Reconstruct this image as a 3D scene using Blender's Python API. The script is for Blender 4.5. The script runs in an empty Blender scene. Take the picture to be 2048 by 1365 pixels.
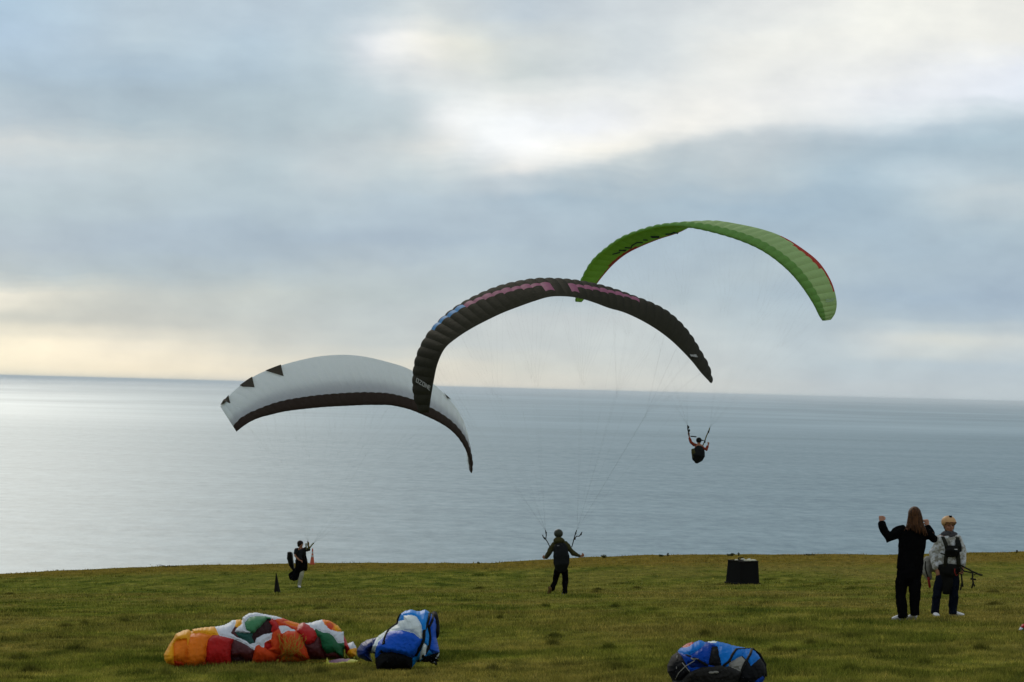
import bpy, bmesh, math, random
import numpy as np
from mathutils import Vector, Matrix, Euler

random.seed(7)
RNG = np.random.default_rng(11)
SC = bpy.context.scene
COL = SC.collection

# ------------------------------------------------------------------ camera
CAM_Z = 102.0                       # eye height above the sea (m)
FPX = 4836.0                        # focal length in pixels of the 2048 px wide photograph
TILT = math.atan(0.0259)            # the photograph's horizon falls to the right
PITCH = math.atan(95.0 / FPX)
F_ = Vector((0, math.cos(PITCH), math.sin(PITCH)))
U0 = Vector((0, -math.sin(PITCH), math.cos(PITCH)))
R0 = Vector((1, 0, 0))
R_ = R0 * math.cos(TILT) + U0 * math.sin(TILT)
U_ = -R0 * math.sin(TILT) + U0 * math.cos(TILT)
CAM = Vector((0, 0, CAM_Z))
cd = bpy.data.cameras.new('camera')
cam = bpy.data.objects.new('camera', cd)
COL.objects.link(cam)
cd.sensor_width = 36.0
cd.lens = FPX / 2048.0 * 36.0
cd.clip_start = 0.5
cd.clip_end = 900000.0
m = Matrix((R_, U_, -F_)).transposed().to_4x4()
m.translation = CAM
cam.matrix_world = m
SC.camera = cam

SC.view_settings.view_transform = 'Standard'
SC.view_settings.look = 'None'
SC.view_settings.gamma = 1.0
SC.view_settings.exposure = 0.0
SC.view_settings.use_curve_mapping = False


def ray(px, py):
    return F_ + R_ * ((px - 1024.0) / FPX) + U_ * ((682.5 - py) / FPX)


def at(px, py, y):
    """point at distance y (m, world y) seen in direction px,py"""
    r = ray(px, py)
    return CAM + r * (y / r.y)


def s2l(c):
    return tuple(((v / 255.0) / 12.92 if v <= 10.3 else ((v / 255.0 + 0.055) / 1.055) ** 2.4) for v in c)


# ------------------------------------------------------------------ node helper
class NT:
    def __init__(s, tree):
        s.t = tree
        s.n = tree.nodes
        s.l = tree.links

    def node(s, typ, **kw):
        n = s.n.new(typ)
        for k, v in kw.items():
            setattr(n, k, v)
        return n

    def put(s, sock, v):
        if isinstance(v, bpy.types.NodeSocket):
            s.l.new(v, sock)
        elif v is not None:
            if hasattr(sock.default_value, '__len__') and not hasattr(v, '__len__'):
                v = (v,) * len(sock.default_value)
            if hasattr(v, '__len__') and len(sock.default_value) == 4 and len(v) == 3:
                v = tuple(v) + (1,)
            sock.default_value = v

    def math(s, op, a, b=None, c=None, clamp=False):
        n = s.node('ShaderNodeMath', operation=op)
        n.use_clamp = clamp
        s.put(n.inputs[0], a)
        if b is not None: s.put(n.inputs[1], b)
        if c is not None: s.put(n.inputs[2], c)
        return n.outputs[0]

    def mix(s, f, a, b, blend='MIX'):
        n = s.node('ShaderNodeMix', data_type='RGBA', blend_type=blend)
        s.put(n.inputs[0], f); s.put(n.inputs[6], a); s.put(n.inputs[7], b)
        return n.outputs[2]

    def mr(s, v, a, b, c=0.0, d=1.0, smooth=True):
        n = s.node('ShaderNodeMapRange')
        n.interpolation_type = 'SMOOTHSTEP' if smooth else 'LINEAR'
        s.put(n.inputs[0], v)
        for i, k in enumerate((a, b, c, d)):
            s.put(n.inputs[1 + i], k)
        return n.outputs[0]

    def noise(s, vec, scale, detail=4, rough=0.5, dim='3D', dist=0.0):
        n = s.node('ShaderNodeTexNoise', noise_dimensions=dim)
        if vec is not None: s.l.new(vec, n.inputs['Vector'])
        n.inputs['Scale'].default_value = scale
        n.inputs['Detail'].default_value = detail
        n.inputs['Roughness'].default_value = rough
        n.inputs['Distortion'].default_value = dist
        return n.outputs[0]

    def xyz(s, x, y, z):
        n = s.node('ShaderNodeCombineXYZ')
        s.put(n.inputs[0], x); s.put(n.inputs[1], y); s.put(n.inputs[2], z)
        return n.outputs[0]

    def sep(s, v):
        n = s.node('ShaderNodeSeparateXYZ')
        s.l.new(v, n.inputs[0])
        return n.outputs

    def ramp(s, f, stops, interp='LINEAR'):
        n = s.node('ShaderNodeValToRGB')
        r = n.color_ramp
        r.interpolation = interp
        while len(r.elements) < len(stops):
            r.elements.new(0.5)
        for e, (p, c) in zip(r.elements, stops):
            e.position = p
            e.color = tuple(c) + (1,) if len(c) == 3 else c
        s.put(n.inputs[0], f)
        return n.outputs[0]


# ------------------------------------------------------------------ world: broken evening overcast
SUN_EL = math.radians(25)
SUN_AZ = math.radians(-15)           # left of the view direction, towards the sea
SKY_ROWS = [
 (-60, [(0,(172,196,218)),(256,(182,198,212)),(512,(186,200,213)),(768,(192,203,214)),(1024,(190,201,212)),(1280,(205,211,217)),(1536,(225,227,228)),(1792,(245,245,238)),(2048,(238,238,232))]),
 (30, [(0,(172,196,218)),(256,(182,198,212)),(512,(184,199,213)),(680,(188,202,214)),(800,(205,212,216)),(900,(205,211,214)),(1024,(192,202,212)),(1280,(207,213,218)),(1536,(225,228,228)),(1792,(245,245,238)),(2048,(235,235,230))]),
 (90, [(0,(170,192,215)),(256,(184,200,213)),(512,(178,196,212)),(660,(196,208,217)),(730,(234,237,240)),(800,(246,245,240)),(900,(228,228,218)),(1024,(210,215,215)),(1280,(210,217,222)),(1450,(234,235,231)),(1792,(243,243,237)),(2048,(232,232,228))]),
 (150, [(0,(170,190,208)),(256,(166,186,204)),(512,(172,190,205)),(660,(188,202,212)),(760,(214,220,225)),(900,(218,221,221)),(1024,(206,213,214)),(1250,(214,220,224)),(1450,(236,237,234)),(1792,(233,235,236)),(2048,(231,236,245))]),
 (195, [(0,(172,189,203)),(256,(163,181,196)),(512,(172,189,201)),(700,(184,198,208)),(800,(192,203,211)),(900,(224,229,231)),(1024,(228,231,231)),(1250,(228,231,231)),(1400,(238,238,235)),(1792,(230,234,240)),(2048,(228,235,246))]),
 (245, [(0,(180,193,205)),(256,(166,183,196)),(512,(173,189,200)),(700,(186,199,207)),(800,(196,206,212)),(860,(232,236,238)),(1000,(245,249,252)),(1180,(238,241,246)),(1330,(238,238,235)),(1450,(232,234,233)),(1536,(222,225,227)),(1792,(218,226,234)),(2048,(188,202,213))]),
 (290, [(0,(204,209,212)),(256,(194,203,208)),(512,(178,192,202)),(700,(190,200,207)),(800,(208,213,215)),(860,(226,228,226)),(930,(236,240,242)),(1024,(246,249,252)),(1160,(242,242,238)),(1260,(236,236,231)),(1340,(212,216,218)),(1536,(198,205,211)),(1792,(180,197,210)),(2048,(182,198,210))]),
 (345, [(0,(190,202,212)),(256,(185,198,207)),(512,(176,192,203)),(640,(194,203,210)),(820,(188,200,208)),(940,(204,212,217)),(1024,(230,232,232)),(1120,(208,214,218)),(1300,(190,200,208)),(1500,(188,199,207)),(1700,(178,196,210)),(1830,(192,206,217)),(2048,(177,193,205))]),
 (405, [(0,(180,195,205)),(256,(178,193,204)),(512,(176,192,204)),(768,(176,192,206)),(1024,(174,190,205)),(1280,(168,186,201)),(1536,(160,181,200)),(1750,(163,183,200)),(1880,(192,204,212)),(1980,(197,206,212)),(2048,(190,201,209))]),
 (480, [(0,(172,186,200)),(256,(165,182,200)),(512,(162,180,198)),(768,(164,181,199)),(1024,(167,184,200)),(1280,(166,183,199)),(1536,(166,184,200)),(1792,(168,187,204)),(2048,(170,187,201))]),
 (545, [(0,(180,191,198)),(256,(170,185,196)),(512,(173,187,197)),(768,(181,193,201)),(1024,(171,187,200)),(1280,(170,186,200)),(1536,(178,192,202)),(1792,(170,187,202)),(2048,(166,183,200))]),
 (592, [(0,(240,236,222)),(90,(218,217,208)),(256,(190,195,195)),(512,(190,197,198)),(768,(180,192,198)),(1024,(178,191,200)),(1400,(176,191,202)),(1792,(164,183,202)),(2048,(163,181,200))]),
 (635, [(0,(205,206,199)),(256,(194,197,195)),(512,(188,195,197)),(768,(184,194,200)),(1024,(192,199,204)),(1300,(194,202,207)),(1500,(180,194,204)),(2048,(168,185,202))]),
 (690, [(0,(249,241,218)),(150,(247,239,218)),(256,(234,229,214)),(400,(224,221,209)),(512,(203,205,201)),(768,(190,198,201)),(1024,(196,203,206)),(1400,(192,201,206)),(1650,(184,197,207)),(1780,(208,212,212)),(1880,(214,216,211)),(2048,(203,209,211))]),
 (735, [(0,(243,235,212)),(256,(241,232,210)),(512,(228,222,206)),(768,(213,212,203)),(900,(216,213,203)),(1024,(206,208,203)),(1400,(196,203,206)),(1700,(184,198,208)),(2048,(184,197,208))]),
 (778, [(0,(232,226,206)),(256,(228,222,204)),(512,(222,217,204)),(768,(218,215,204)),(900,(220,215,204)),(1100,(214,212,204)),(1400,(202,205,204)),(1700,(190,199,206)),(2048,(188,199,207))]),
]


def sky_color(x, y):
    rows = SKY_ROWS
    def row(r):
        xs = [p for p, _ in r[1]]
        return np.array([np.interp(x, xs, [c[k] for _, c in r[1]]) for k in range(3)])
    if y <= rows[0][0]: return row(rows[0])
    for a, b in zip(rows, rows[1:]):
        if y <= b[0]:
            f = (y - a[0]) / (b[0] - a[0])
            return row(a) * (1 - f) + row(b) * f
    return row(rows[-1])


world = bpy.data.worlds.new("World")
SC.world = world
world.use_nodes = True
w = NT(world.node_tree)
w.n.clear()
tc = w.node('ShaderNodeTexCoord').outputs['Generated']
dx, dy, dz = w.sep(tc)[0:3]
az = w.math('ARCTAN2', dx, dy)
el = w.math('ARCSINE', dz)
# cloud forms are pushed about by a slow wind-shear noise, so no band is straight
wv = w.xyz(w.math('MULTIPLY', az, 1.0), w.math('MULTIPLY', el, 1.7), 0.0)
wn = w.node('ShaderNodeTexNoise', noise_dimensions='3D')
w.l.new(wv, wn.inputs['Vector'])
wn.inputs['Scale'].default_value = 26.0
wn.inputs['Detail'].default_value = 5.0
wn.inputs['Roughness'].default_value = 0.5
nr, ng, nb = w.sep(wn.outputs['Color'])[0:3]
az2 = w.math('MULTIPLY_ADD', w.math('SUBTRACT', nr, 0.5), 0.018, az)
elw = w.mr(el, 0.0, 0.06, 0.002, 0.014)
el2 = w.math('ADD', w.math('MULTIPLY', w.math('SUBTRACT', ng, 0.5), elw), el)
u01 = w.mr(az2, -0.2150, 0.2150, 0.0, 1.0, smooth=False)
NST = 29
prev = None
prev_el = None
els = [778, 757, 735, 712, 690, 660, 635, 614, 603, 592, 580, 568, 545, 512, 480, 440, 405, 375, 345, 330, 315, 302, 290, 278, 265, 245, 230, 215, 195, 172, 150, 130, 110, 90, 60, 30, -60]
for k, y0 in enumerate(els):
    e = math.atan((777.5 - y0) / FPX)
    stops = []
    for i in range(NST):
        a = -0.2150 + 0.43 * i / (NST - 1)
        x = 1024 + FPX * math.tan(a)
        y = y0 + 0.0259 * (x - 1024)
        if k == 0: y = 778
        q_ = s2l(sky_color(x, y)); stops.append((i / (NST - 1), (q_[0] * (0.965 + 0.035 * min(1, max(0, (q_[1] - .55) / .25))), q_[1], q_[2] * 0.995)))
    c = w.ramp(u01, stops, 'CARDINAL')
    if prev is None:
        prev = c
    else:
        prev = w.mix(w.mr(el2, prev_el, e), prev, c)
    prev_el = e
near = prev
# upper edge of the long dark bank on the right
EB = [(700, 372, 0), (930, 352, .0), (1000, 342, .5), (1110, 330, 1), (1190, 316, 1), (1260, 300, 1), (1330, 284, 1), (1400, 268, .9), (1460, 256, .8), (1540, 248, .7), (1600, 250, .7), (1700, 262, .6), (1780, 270, .6), (1860, 250, .7), (1960, 240, .7), (2048, 243, .6)]
st_e = []; st_a = []
for x, y, a in EB:
    pos = (math.atan((x - 1024) / FPX) + 0.2150) / 0.43
    e = math.atan((777.5 + 0.0259 * (x - 1024) - y) / FPX)
    st_e.append((pos, (e * 5,) * 3)); st_a.append((pos, (a,) * 3))
edge_el = w.math('MULTIPLY', w.ramp(u01, st_e, 'EASE'), 0.2)
edge_am = w.ramp(u01, st_a, 'EASE')
fine = w.noise(w.xyz(az, w.math('MULTIPLY', el, 1.3), 1.0), 60.0, 6, 0.6)
dd = w.math('SUBTRACT', w.math('ADD', w.math('MULTIPLY_ADD', w.math('SUBTRACT', fine, 0.5), 0.006, el), 0.0), edge_el)
below = w.math('MULTIPLY', w.mr(dd, 0.0012, -0.0045), w.mr(dd, -0.026, -0.005))
near = w.mix(w.math('MULTIPLY', w.math('MULTIPLY', below, edge_am), 0.85), near, (0.79, 0.845, 0.885, 1), 'MULTIPLY')
above = w.math('MULTIPLY', w.mr(dd, -0.0025, 0.0025), w.mr(dd, 0.016, 0.003))
near = w.mix(w.math('MULTIPLY', w.math('MULTIPLY', above, edge_am), 0.8), near, (1.10, 1.08, 1.05, 1), 'MULTIPLY')
# fine veil texture
vn = w.noise(w.xyz(w.math('MULTIPLY', az, 0.8), w.math('MULTIPLY', el, 1.5), 3.0), 42.0, 6, 0.55)
near = w.mix(1.0, near, w.ramp(vn, [(0.25, (0.93, 0.94, 0.955)), (0.75, (1.12, 1.115, 1.10))]), 'MULTIPLY')
# the deck overhead and behind: same cloud, seen in perspective
den = w.math('ADD', w.math('ABSOLUTE', dz), 0.14)
deck = w.xyz(w.math('DIVIDE', dx, den), w.math('DIVIDE', dy, den), 0.0)
dn = w.noise(deck, 1.1, 7, 0.55)
far = w.ramp(dn, [(0.28, s2l((160, 178, 198))), (0.46, s2l((180, 194, 207))), (0.58, s2l((212, 218, 222))), (0.75, s2l((242, 242, 238)))])
side = w.mr(w.math('ABSOLUTE', az), 0.205, 0.40)
up = w.mr(el, 0.165, 0.30)
cloud = w.mix(w.math('MAXIMUM', side, up), near, far)
sky = w.node('ShaderNodeTexSky', sky_type='NISHITA')
sky.sun_disc = False
sky.sun_elevation = SUN_EL
sky.sun_rotation = SUN_AZ
sky.altitude = 100
# thin cover: a little of the clear sky's light comes through the deck
mul = w.mix(1.0, cloud, (9.7, 9.7, 9.7), 'MULTIPLY')
tot = w.mix(0.03, mul, sky.outputs[0])
bg = w.node('ShaderNodeBackground')
w.l.new(tot, bg.inputs[0])
bg.inputs[1].default_value = 0.1
wo = w.node('ShaderNodeOutputWorld')
w.l.new(bg.outputs[0], wo.inputs[0])
world.cycles.sampling_method = 'MANUAL'
world.cycles.sample_map_resolution = 1024

sd = bpy.data.lights.new('sun', 'SUN')
sd.energy = 1.0
sd.angle = math.radians(15)
sd.color = (1.0, 0.92, 0.78)
sun = bpy.data.objects.new('sun', sd)
COL.objects.link(sun)
sdir = Vector((math.sin(SUN_AZ) * math.cos(SUN_EL), math.cos(SUN_AZ) * math.cos(SUN_EL), math.sin(SUN_EL)))
sun.rotation_euler = sdir.to_track_quat('Z', 'Y').to_euler()
sun.location = (0, 0, 150)


# ------------------------------------------------------------------ helpers
def _hash(ix, iy, seed):
    h = (ix.astype(np.int64) * 374761393 + iy.astype(np.int64) * 668265263 + seed * 1442695041) & 0x7fffffff
    h = ((h ^ (h >> 13)) * 1274126177) & 0x7fffffff
    return ((h ^ (h >> 16)) & 0xffff) / 65535.0


def vnoise(x, y, seed=0):
    x = np.asarray(x, float); y = np.asarray(y, float)
    ix = np.floor(x); iy = np.floor(y)
    fx = x - ix; fy = y - iy
    fx = fx * fx * (3 - 2 * fx); fy = fy * fy * (3 - 2 * fy)
    a = _hash(ix, iy, seed); b = _hash(ix + 1, iy, seed)
    c = _hash(ix, iy + 1, seed); d = _hash(ix + 1, iy + 1, seed)
    return (a * (1 - fx) + b * fx) * (1 - fy) + (c * (1 - fx) + d * fx) * fy - 0.5


def fbm(x, y, seed=0, octv=4):
    s = 0; a = 1.0
    for k in range(octv):
        s = s + a * vnoise(x * 2 ** k, y * 2 ** k, seed + 17 * k)
        a *= 0.5
    return s


def tag(o, label=None, cat=None, group=None, kind=None):
    if label: o['label'] = label
    if cat: o['category'] = cat
    if group: o['group'] = group
    if kind: o['kind'] = kind
    return o


def empty(name, loc, label, cat, group=None):
    o = bpy.data.objects.new(name, None)
    o.location = loc
    o.empty_display_size = 0.2
    COL.objects.link(o)
    return tag(o, label, cat, group)


def link_mesh(name, me, parent=None, loc=None):
    o = bpy.data.objects.new(name, me)
    COL.objects.link(o)
    if parent is not None: o.parent = parent
    if loc is not None: o.location = loc
    return o


class MB:
    """collects verts/faces (world coords), builds ONE mesh object, local to its parent's location"""
    def __init__(s):
        s.v = []; s.f = []; s.m = []

    def add(s, vs, fs, mi=0):
        b = len(s.v)
        s.v += [tuple(p) for p in vs]
        s.f += [tuple(i + b for i in f) for f in fs]
        s.m += [mi] * len(fs)
        return s

    def build(s, name, mats, parent=None, smooth=True, origin=None, remesh=None, it=4):
        off = Vector(origin) if origin is not None else (parent_origin(parent) if parent is not None else Vector((0, 0, 0)))
        me = bpy.data.meshes.new(name)
        me.from_pydata([(p[0] - off.x, p[1] - off.y, p[2] - off.z) for p in s.v], [], s.f)
        if not isinstance(mats, (list, tuple)): mats = [mats]
        for mm in mats: me.materials.append(mm)
        me.polygons.foreach_set('material_index', s.m)
        if smooth: me.polygons.foreach_set('use_smooth', [True] * len(s.f))
        o = link_mesh(name, me, parent, off if parent is None else None)
        if remesh:
            bm = bmesh.new(); bm.from_mesh(me)
            bmesh.ops.recalc_face_normals(bm, faces=bm.faces)
            bm.to_mesh(me); bm.free()
            r = o.modifiers.new('r', 'REMESH'); r.mode = 'VOXEL'; r.voxel_size = remesh; r.use_smooth_shade = True
            q = o.modifiers.new('s', 'SMOOTH'); q.factor = 0.5; q.iterations = it
            dg = bpy.context.evaluated_depsgraph_get()
            nm = bpy.data.meshes.new_from_object(o.evaluated_get(dg), depsgraph=dg)
            o.modifiers.clear()
            nm.name = name
            if not nm.materials:
                for mm in mats: nm.materials.append(mm)
            old = o.data; o.data = nm
            bpy.data.meshes.remove(old)
        return o


def parent_origin(p):
    o = Vector(p.location)
    while p.parent is not None:
        p = p.parent
        o = o + Vector(p.location)
    return o


def chain(mb, pts, rads, side=(1, 0, 0), n=12, mi=0, cap=0.6):
    """lofted limb through pts; rads r or (r_side, r_other)"""
    pts = [Vector(p) for p in pts]
    side = Vector(side)
    rings = []
    def frame(t):
        s_ = side - t * side.dot(t)
        if s_.length < 1e-3:
            s_ = Vector((0, 1, 0.3)) - t * Vector((0, 1, 0.3)).dot(t)
        s_.normalize()
        return s_, t.cross(s_).normalized()
    rr = [(r, r) if not hasattr(r, '__len__') else r for r in rads]
    T = []
    for i in range(len(pts)):
        a = pts[max(i - 1, 0)]; b = pts[min(i + 1, len(pts) - 1)]
        T.append((b - a).normalized())
    seq = []
    if cap > 0:
        r = rr[0]; k = min(r) * cap
        seq.append((pts[0] - T[0] * k, T[0], (r[0] * .45, r[1] * .45)))
        seq.append((pts[0] - T[0] * k * .65, T[0], (r[0] * .8, r[1] * .8)))
    for p, t, r in zip(pts, T, rr): seq.append((p, t, r))
    if cap > 0:
        r = rr[-1]; k = min(r) * cap
        seq.append((pts[-1] + T[-1] * k * .65, T[-1], (r[0] * .8, r[1] * .8)))
        seq.append((pts[-1] + T[-1] * k, T[-1], (r[0] * .45, r[1] * .45)))
    vs = []
    for p, t, r in seq:
        s_, o_ = frame(t)
        for j in range(n):
            a = 2 * math.pi * j / n
            vs.append(p + s_ * (math.cos(a) * r[0]) + o_ * (math.sin(a) * r[1]))
    fs = []
    for i in range(len(seq) - 1):
        for j in range(n):
            k = (j + 1) % n
            fs.append((i * n + j, i * n + k, (i + 1) * n + k, (i + 1) * n + j))
    fs.append(tuple(range(n - 1, -1, -1)))
    fs.append(tuple((len(seq) - 1) * n + j for j in range(n)))
    mb.add(vs, fs, mi)
    return mb


def ell(mb, c, r, rot=None, n=14, mm=9, mi=0):
    c = Vector(c)
    vs = []; fs = []
    for i in range(1, mm):
        th = math.pi * i / mm
        for j in range(n):
            a = 2 * math.pi * j / n
            v = Vector((math.cos(a) * math.sin(th) * r[0], math.sin(a) * math.sin(th) * r[1], math.cos(th) * r[2]))
            if rot is not None: v = rot @ v
            vs.append(c + v)
    top = Vector((0, 0, r[2])); bot = Vector((0, 0, -r[2]))
    if rot is not None: top = rot @ top; bot = rot @ bot
    vs.append(c + top); vs.append(c + bot)
    for i in range(mm - 2):
        for j in range(n):
            k = (j + 1) % n
            fs.append((i * n + j, (i + 1) * n + j, (i + 1) * n + k, i * n + k))
    L = len(vs)
    for j in range(n):
        k = (j + 1) % n
        fs.append((L - 2, j, k))
        fs.append((L - 1, (mm - 2) * n + k, (mm - 2) * n + j))
    mb.add(vs, fs, mi)
    return mb


def box(mb, c, h, rot=None, mi=0, taper=1.0):
    c = Vector(c); vs = []
    for sz in (-1, 1):
        k = taper if sz > 0 else 1.0
        for sx, sy in ((-1, -1), (1, -1), (1, 1), (-1, 1)):
            v = Vector((sx * h[0] * k, sy * h[1] * k, sz * h[2]))
            if rot is not None: v = rot @ v
            vs.append(c + v)
    mb.add(vs, [(0, 3, 2, 1), (4, 5, 6, 7), (0, 1, 5, 4), (1, 2, 6, 5), (2, 3, 7, 6), (3, 0, 4, 7)], mi)
    return mb


def bevel(o, wdt=0.01, seg=2):
    b = o.modifiers.new('bevel', 'BEVEL'); b.width = wdt; b.segments = seg
    return o


# ------------------------------------------------------------------ materials
def new_mat(name):
    mt = bpy.data.materials.new(name)
    mt.use_nodes = True
    t = NT(mt.node_tree)
    p = mt.node_tree.nodes['Principled BSDF']
    return mt, t, p


def cloth(name, col, rough=0.75, transl=0.0, var=0.18, scale=6.0, bump=0.25, bscale=22.0, spec=0.07, sheen=0.0, weave=True):
    """dyed fabric: slow fading, fine crumple relief; thin sailcloth lets light through"""
    mt, t, p = new_mat(name)
    tcn = t.node('ShaderNodeTexCoord').outputs['Object']
    n1 = t.noise(tcn, scale, 5, 0.6)
    c = t.mix(n1, tuple(v * (1 - var) for v in col), tuple(min(v * (1 + var), 0.95) for v in col))
    t.l.new(c, p.inputs['Base Color'])
    p.inputs['Roughness'].default_value = rough
    p.inputs['Specular IOR Level'].default_value = spec
    if sheen: p.inputs['Sheen Weight'].default_value = sheen
    n2 = t.noise(tcn, bscale, 5, 0.6, dist=0.6)
    b = t.node('ShaderNodeBump')
    b.inputs['Strength'].default_value = bump
    b.inputs['Distance'].default_value = 0.05
    t.l.new(n2, b.inputs['Height'])
    t.l.new(b.outputs[0], p.inputs['Normal'])
    if transl > 0:
        tr = t.node('ShaderNodeBsdfTranslucent')
        t.l.new(c, tr.inputs[0])
        t.l.new(b.outputs[0], tr.inputs['Normal'])
        mx = t.node('ShaderNodeMixShader')
        mx.inputs[0].default_value = transl
        t.l.new(p.outputs[0], mx.inputs[1]); t.l.new(tr.outputs[0], mx.inputs[2])
        t.l.new(mx.outputs[0], t.n['Material Output'].inputs[0])
    return mt


def plastic(name, col, rough=0.45, var=0.1, spec=0.4):
    return cloth(name, col, rough, 0, var, 4.0, 0.08, 40.0, spec)


def vgrid(name, col_fn=None):
    pass
# ------------------------------------------------------------------ land form
_eu = [(0 - 1024) / FPX, (400 - 1024) / FPX, (600 - 1024) / FPX, (820 - 1024) / FPX, (1000 - 1024) / FPX, (1090 - 1024) / FPX, (1200 - 1024) / FPX,
       (1350 - 1024) / FPX, (1500 - 1024) / FPX, (1800 - 1024) / FPX, (1930 - 1024) / FPX, (2048 - 1024) / FPX]
_ey = [1147, 1130, 1127, 1126, 1124.5, 1119, 1113.5, 1110, 1109, 1108.5, 1105, 1102]
_ex = [0, 400, 600, 820, 1000, 1090, 1200, 1350, 1500, 1800, 1930, 2048]
_es = [(y - (777.5 + 0.0259 * (x - 1024))) / FPX for x, y in zip(_ex, _ey)]
EDGE_Y = 113.0


def smooth01(t):
    t = np.clip(t, 0, 1)
    return t * t * (3 - 2 * t)


def edge_slope(u):
    ends = np.interp(u, _eu, _es)
    ends = np.where(u < _eu[0], _es[0] + (u - _eu[0]) * -0.055, ends)
    return np.where(u > _eu[-1], _es[-1] + (u - _eu[-1]) * -0.045, ends)


def edge_y(x):
    return EDGE_Y + 2.2 * vnoise(x * 0.11 + 3, x * 0.0 + 1.5, 5) + 1.0 * vnoise(x * 0.6, x * 0 + .5, 6)


def ground_h(x, y, detail=True):
    """height of the turf above the sea"""
    x = np.asarray(x, float); y = np.asarray(y, float)
    yy = np.maximum(y, 4.0)
    u = x / yy
    d85 = -1.006 - 0.0699 * np.minimum(yy, 85) + 0.0376 * u * np.minimum(yy, 85)
    zed = -edge_slope(u) * EDGE_Y
    f = (yy - 85) / (EDGE_Y - 85)
    z = np.where(yy < 85, d85, d85 + (zed - d85) * f)
    near = np.clip((12 - yy) / 12, 0, 1)
    z = z - near * 0.55
    if detail:
        k = smooth01((y - 3) / 8)
        z = z + k * (0.045 * fbm(x * 0.33, y * 0.33, 21, 3) + 0.030 * vnoise(x * 1.6, y * 1.1, 33))
        z = z + 0.10 * np.maximum(fbm(x * 0.9 + 4, y * 0.5, 61, 3) - 0.28, 0) * k
    over = y - edge_y(x)
    z = np.where(over > 0, z - 0.03 * over - 0.55 * over ** 2 * (over < 4) - (over >= 4) * (8.8 + 3.0 * (over - 4)), z)
    return z + CAM_Z


def place(px, py):
    """where the line of sight px,py meets the turf"""
    r = ray(px, py)
    ys = np.linspace(14, EDGE_Y, 4000)
    xs = r.x / r.y * ys
    zs = CAM_Z + r.z / r.y * ys
    g = ground_h(xs, ys)
    hit = np.where(zs < g)[0]
    i = hit[0] if len(hit) else len(ys) - 1
    return Vector((xs[i], ys[i], g[i]))


# turf sheet
ny, nx = 420, 420
yv = np.concatenate([np.linspace(-60, 12, 30), 12 + (EDGE_Y - 12 - 4) * np.linspace(0.004, 1, 300) ** 1.25, np.linspace(EDGE_Y - 3.6, EDGE_Y + 5, 60), EDGE_Y + 5 + np.linspace(0.5, 34, 30)])
ny = len(yv)
uv_ = np.sign(np.linspace(-1, 1, nx)) * np.abs(np.linspace(-1, 1, nx)) ** 1.7
Y, U = np.meshgrid(yv, uv_, indexing='ij')
X = U * (np.maximum(Y, 0) * 0.85 + 60)
X = np.where(np.abs(U) < 1, X, X)
Z = ground_h(X, Y)
Z = np.maximum(Z, -3)
verts = np.stack([X, Y, Z], -1).reshape(-1, 3)
idx = np.arange(ny * nx).reshape(ny, nx)
faces = np.stack([idx[:-1, :-1], idx[:-1, 1:], idx[1:, 1:], idx[1:, :-1]], -1).reshape(-1, 4)


def np_mesh(name, verts, faces, mats, smooth=True):
    me = bpy.data.meshes.new(name)
    k = faces.shape[1]
    me.vertices.add(len(verts)); me.vertices.foreach_set('co', verts.astype(np.float32).ravel())
    me.loops.add(faces.size); me.loops.foreach_set('vertex_index', faces.astype(np.int32).ravel())
    me.polygons.add(len(faces)); me.polygons.foreach_set('loop_start', np.arange(0, faces.size, k, dtype=np.int32))
    for mm in mats: me.materials.append(mm)
    me.update(calc_edges=True)
    me.validate()
    if smooth: me.polygons.foreach_set('use_smooth', [True] * len(me.polygons))
    return me


def turf_color(t, pos, rnd=None):
    """green grass, olive and straw-dry patches, bare brown strip along the brink"""
    px_, py_, pz_ = t.sep(pos)[0:3]
    p2 = t.xyz(px_, t.math('MULTIPLY', py_, 0.55), 0.0)
    a = t.noise(p2, 0.16, 6, 0.62)
    b = t.noise(t.xyz(px_, t.math('MULTIPLY', py_, 0.45), 0.0), 0.75, 8, 0.68)
    c = t.noise(p2, 6.0, 5, 0.6)
    b2 = t.noise(p2, 2.6, 6, 0.65)
    g = t.ramp(b, [(0.38, (0.078, 0.110, 0.014)), (0.5, (0.175, 0.203, 0.027)), (0.61, (0.285, 0.280, 0.050))])
    dry = t.ramp(c, [(0.3, (0.200, 0.165, 0.032)), (0.7, (0.360, 0.300, 0.075))])
    f = t.math('ADD', t.math('MULTIPLY', t.math('ADD', t.mr(a, 0.40, 0.60), t.mr(px_, -4.0, 9.0, 0.0, 0.14)), 0.74), t.math('MULTIPLY', t.mr(c, 0.5, 0.8), 0.22))
    green_zone = t.math('MULTIPLY', t.mr(py_, 72.0, 84.0), t.math('SUBTRACT', 1.0, t.mr(px_, -6.0, 14.0)))
    f = t.math('MULTIPLY', f, t.math('SUBTRACT', 1.0, t.math('MULTIPLY', green_zone, 0.75)))
    col = t.mix(f, g, dry)
    e = t.math('ADD', py_, t.math('MULTIPLY', t.math('SUBTRACT', b, 0.5), 14.0))
    e = t.math('ADD', e, t.math('MULTIPLY', px_, 0.10))
    brink = t.math('MULTIPLY', t.mr(e, 97.0, 107.0), 0.6)
    brown = t.ramp(c, [(0.3, (0.200, 0.115, 0.018)), (0.7, (0.330, 0.205, 0.038))])
    col = t.mix(brink, col, brown)
    col = t.mix(1.0, col, t.ramp(b2, [(0.36, (0.52, 0.54, 0.56)), (0.50, (0.93, 0.91, 0.95)), (0.64, (1.28, 1.22, 1.25))]), 'MULTIPLY')
    return col, c


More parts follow.
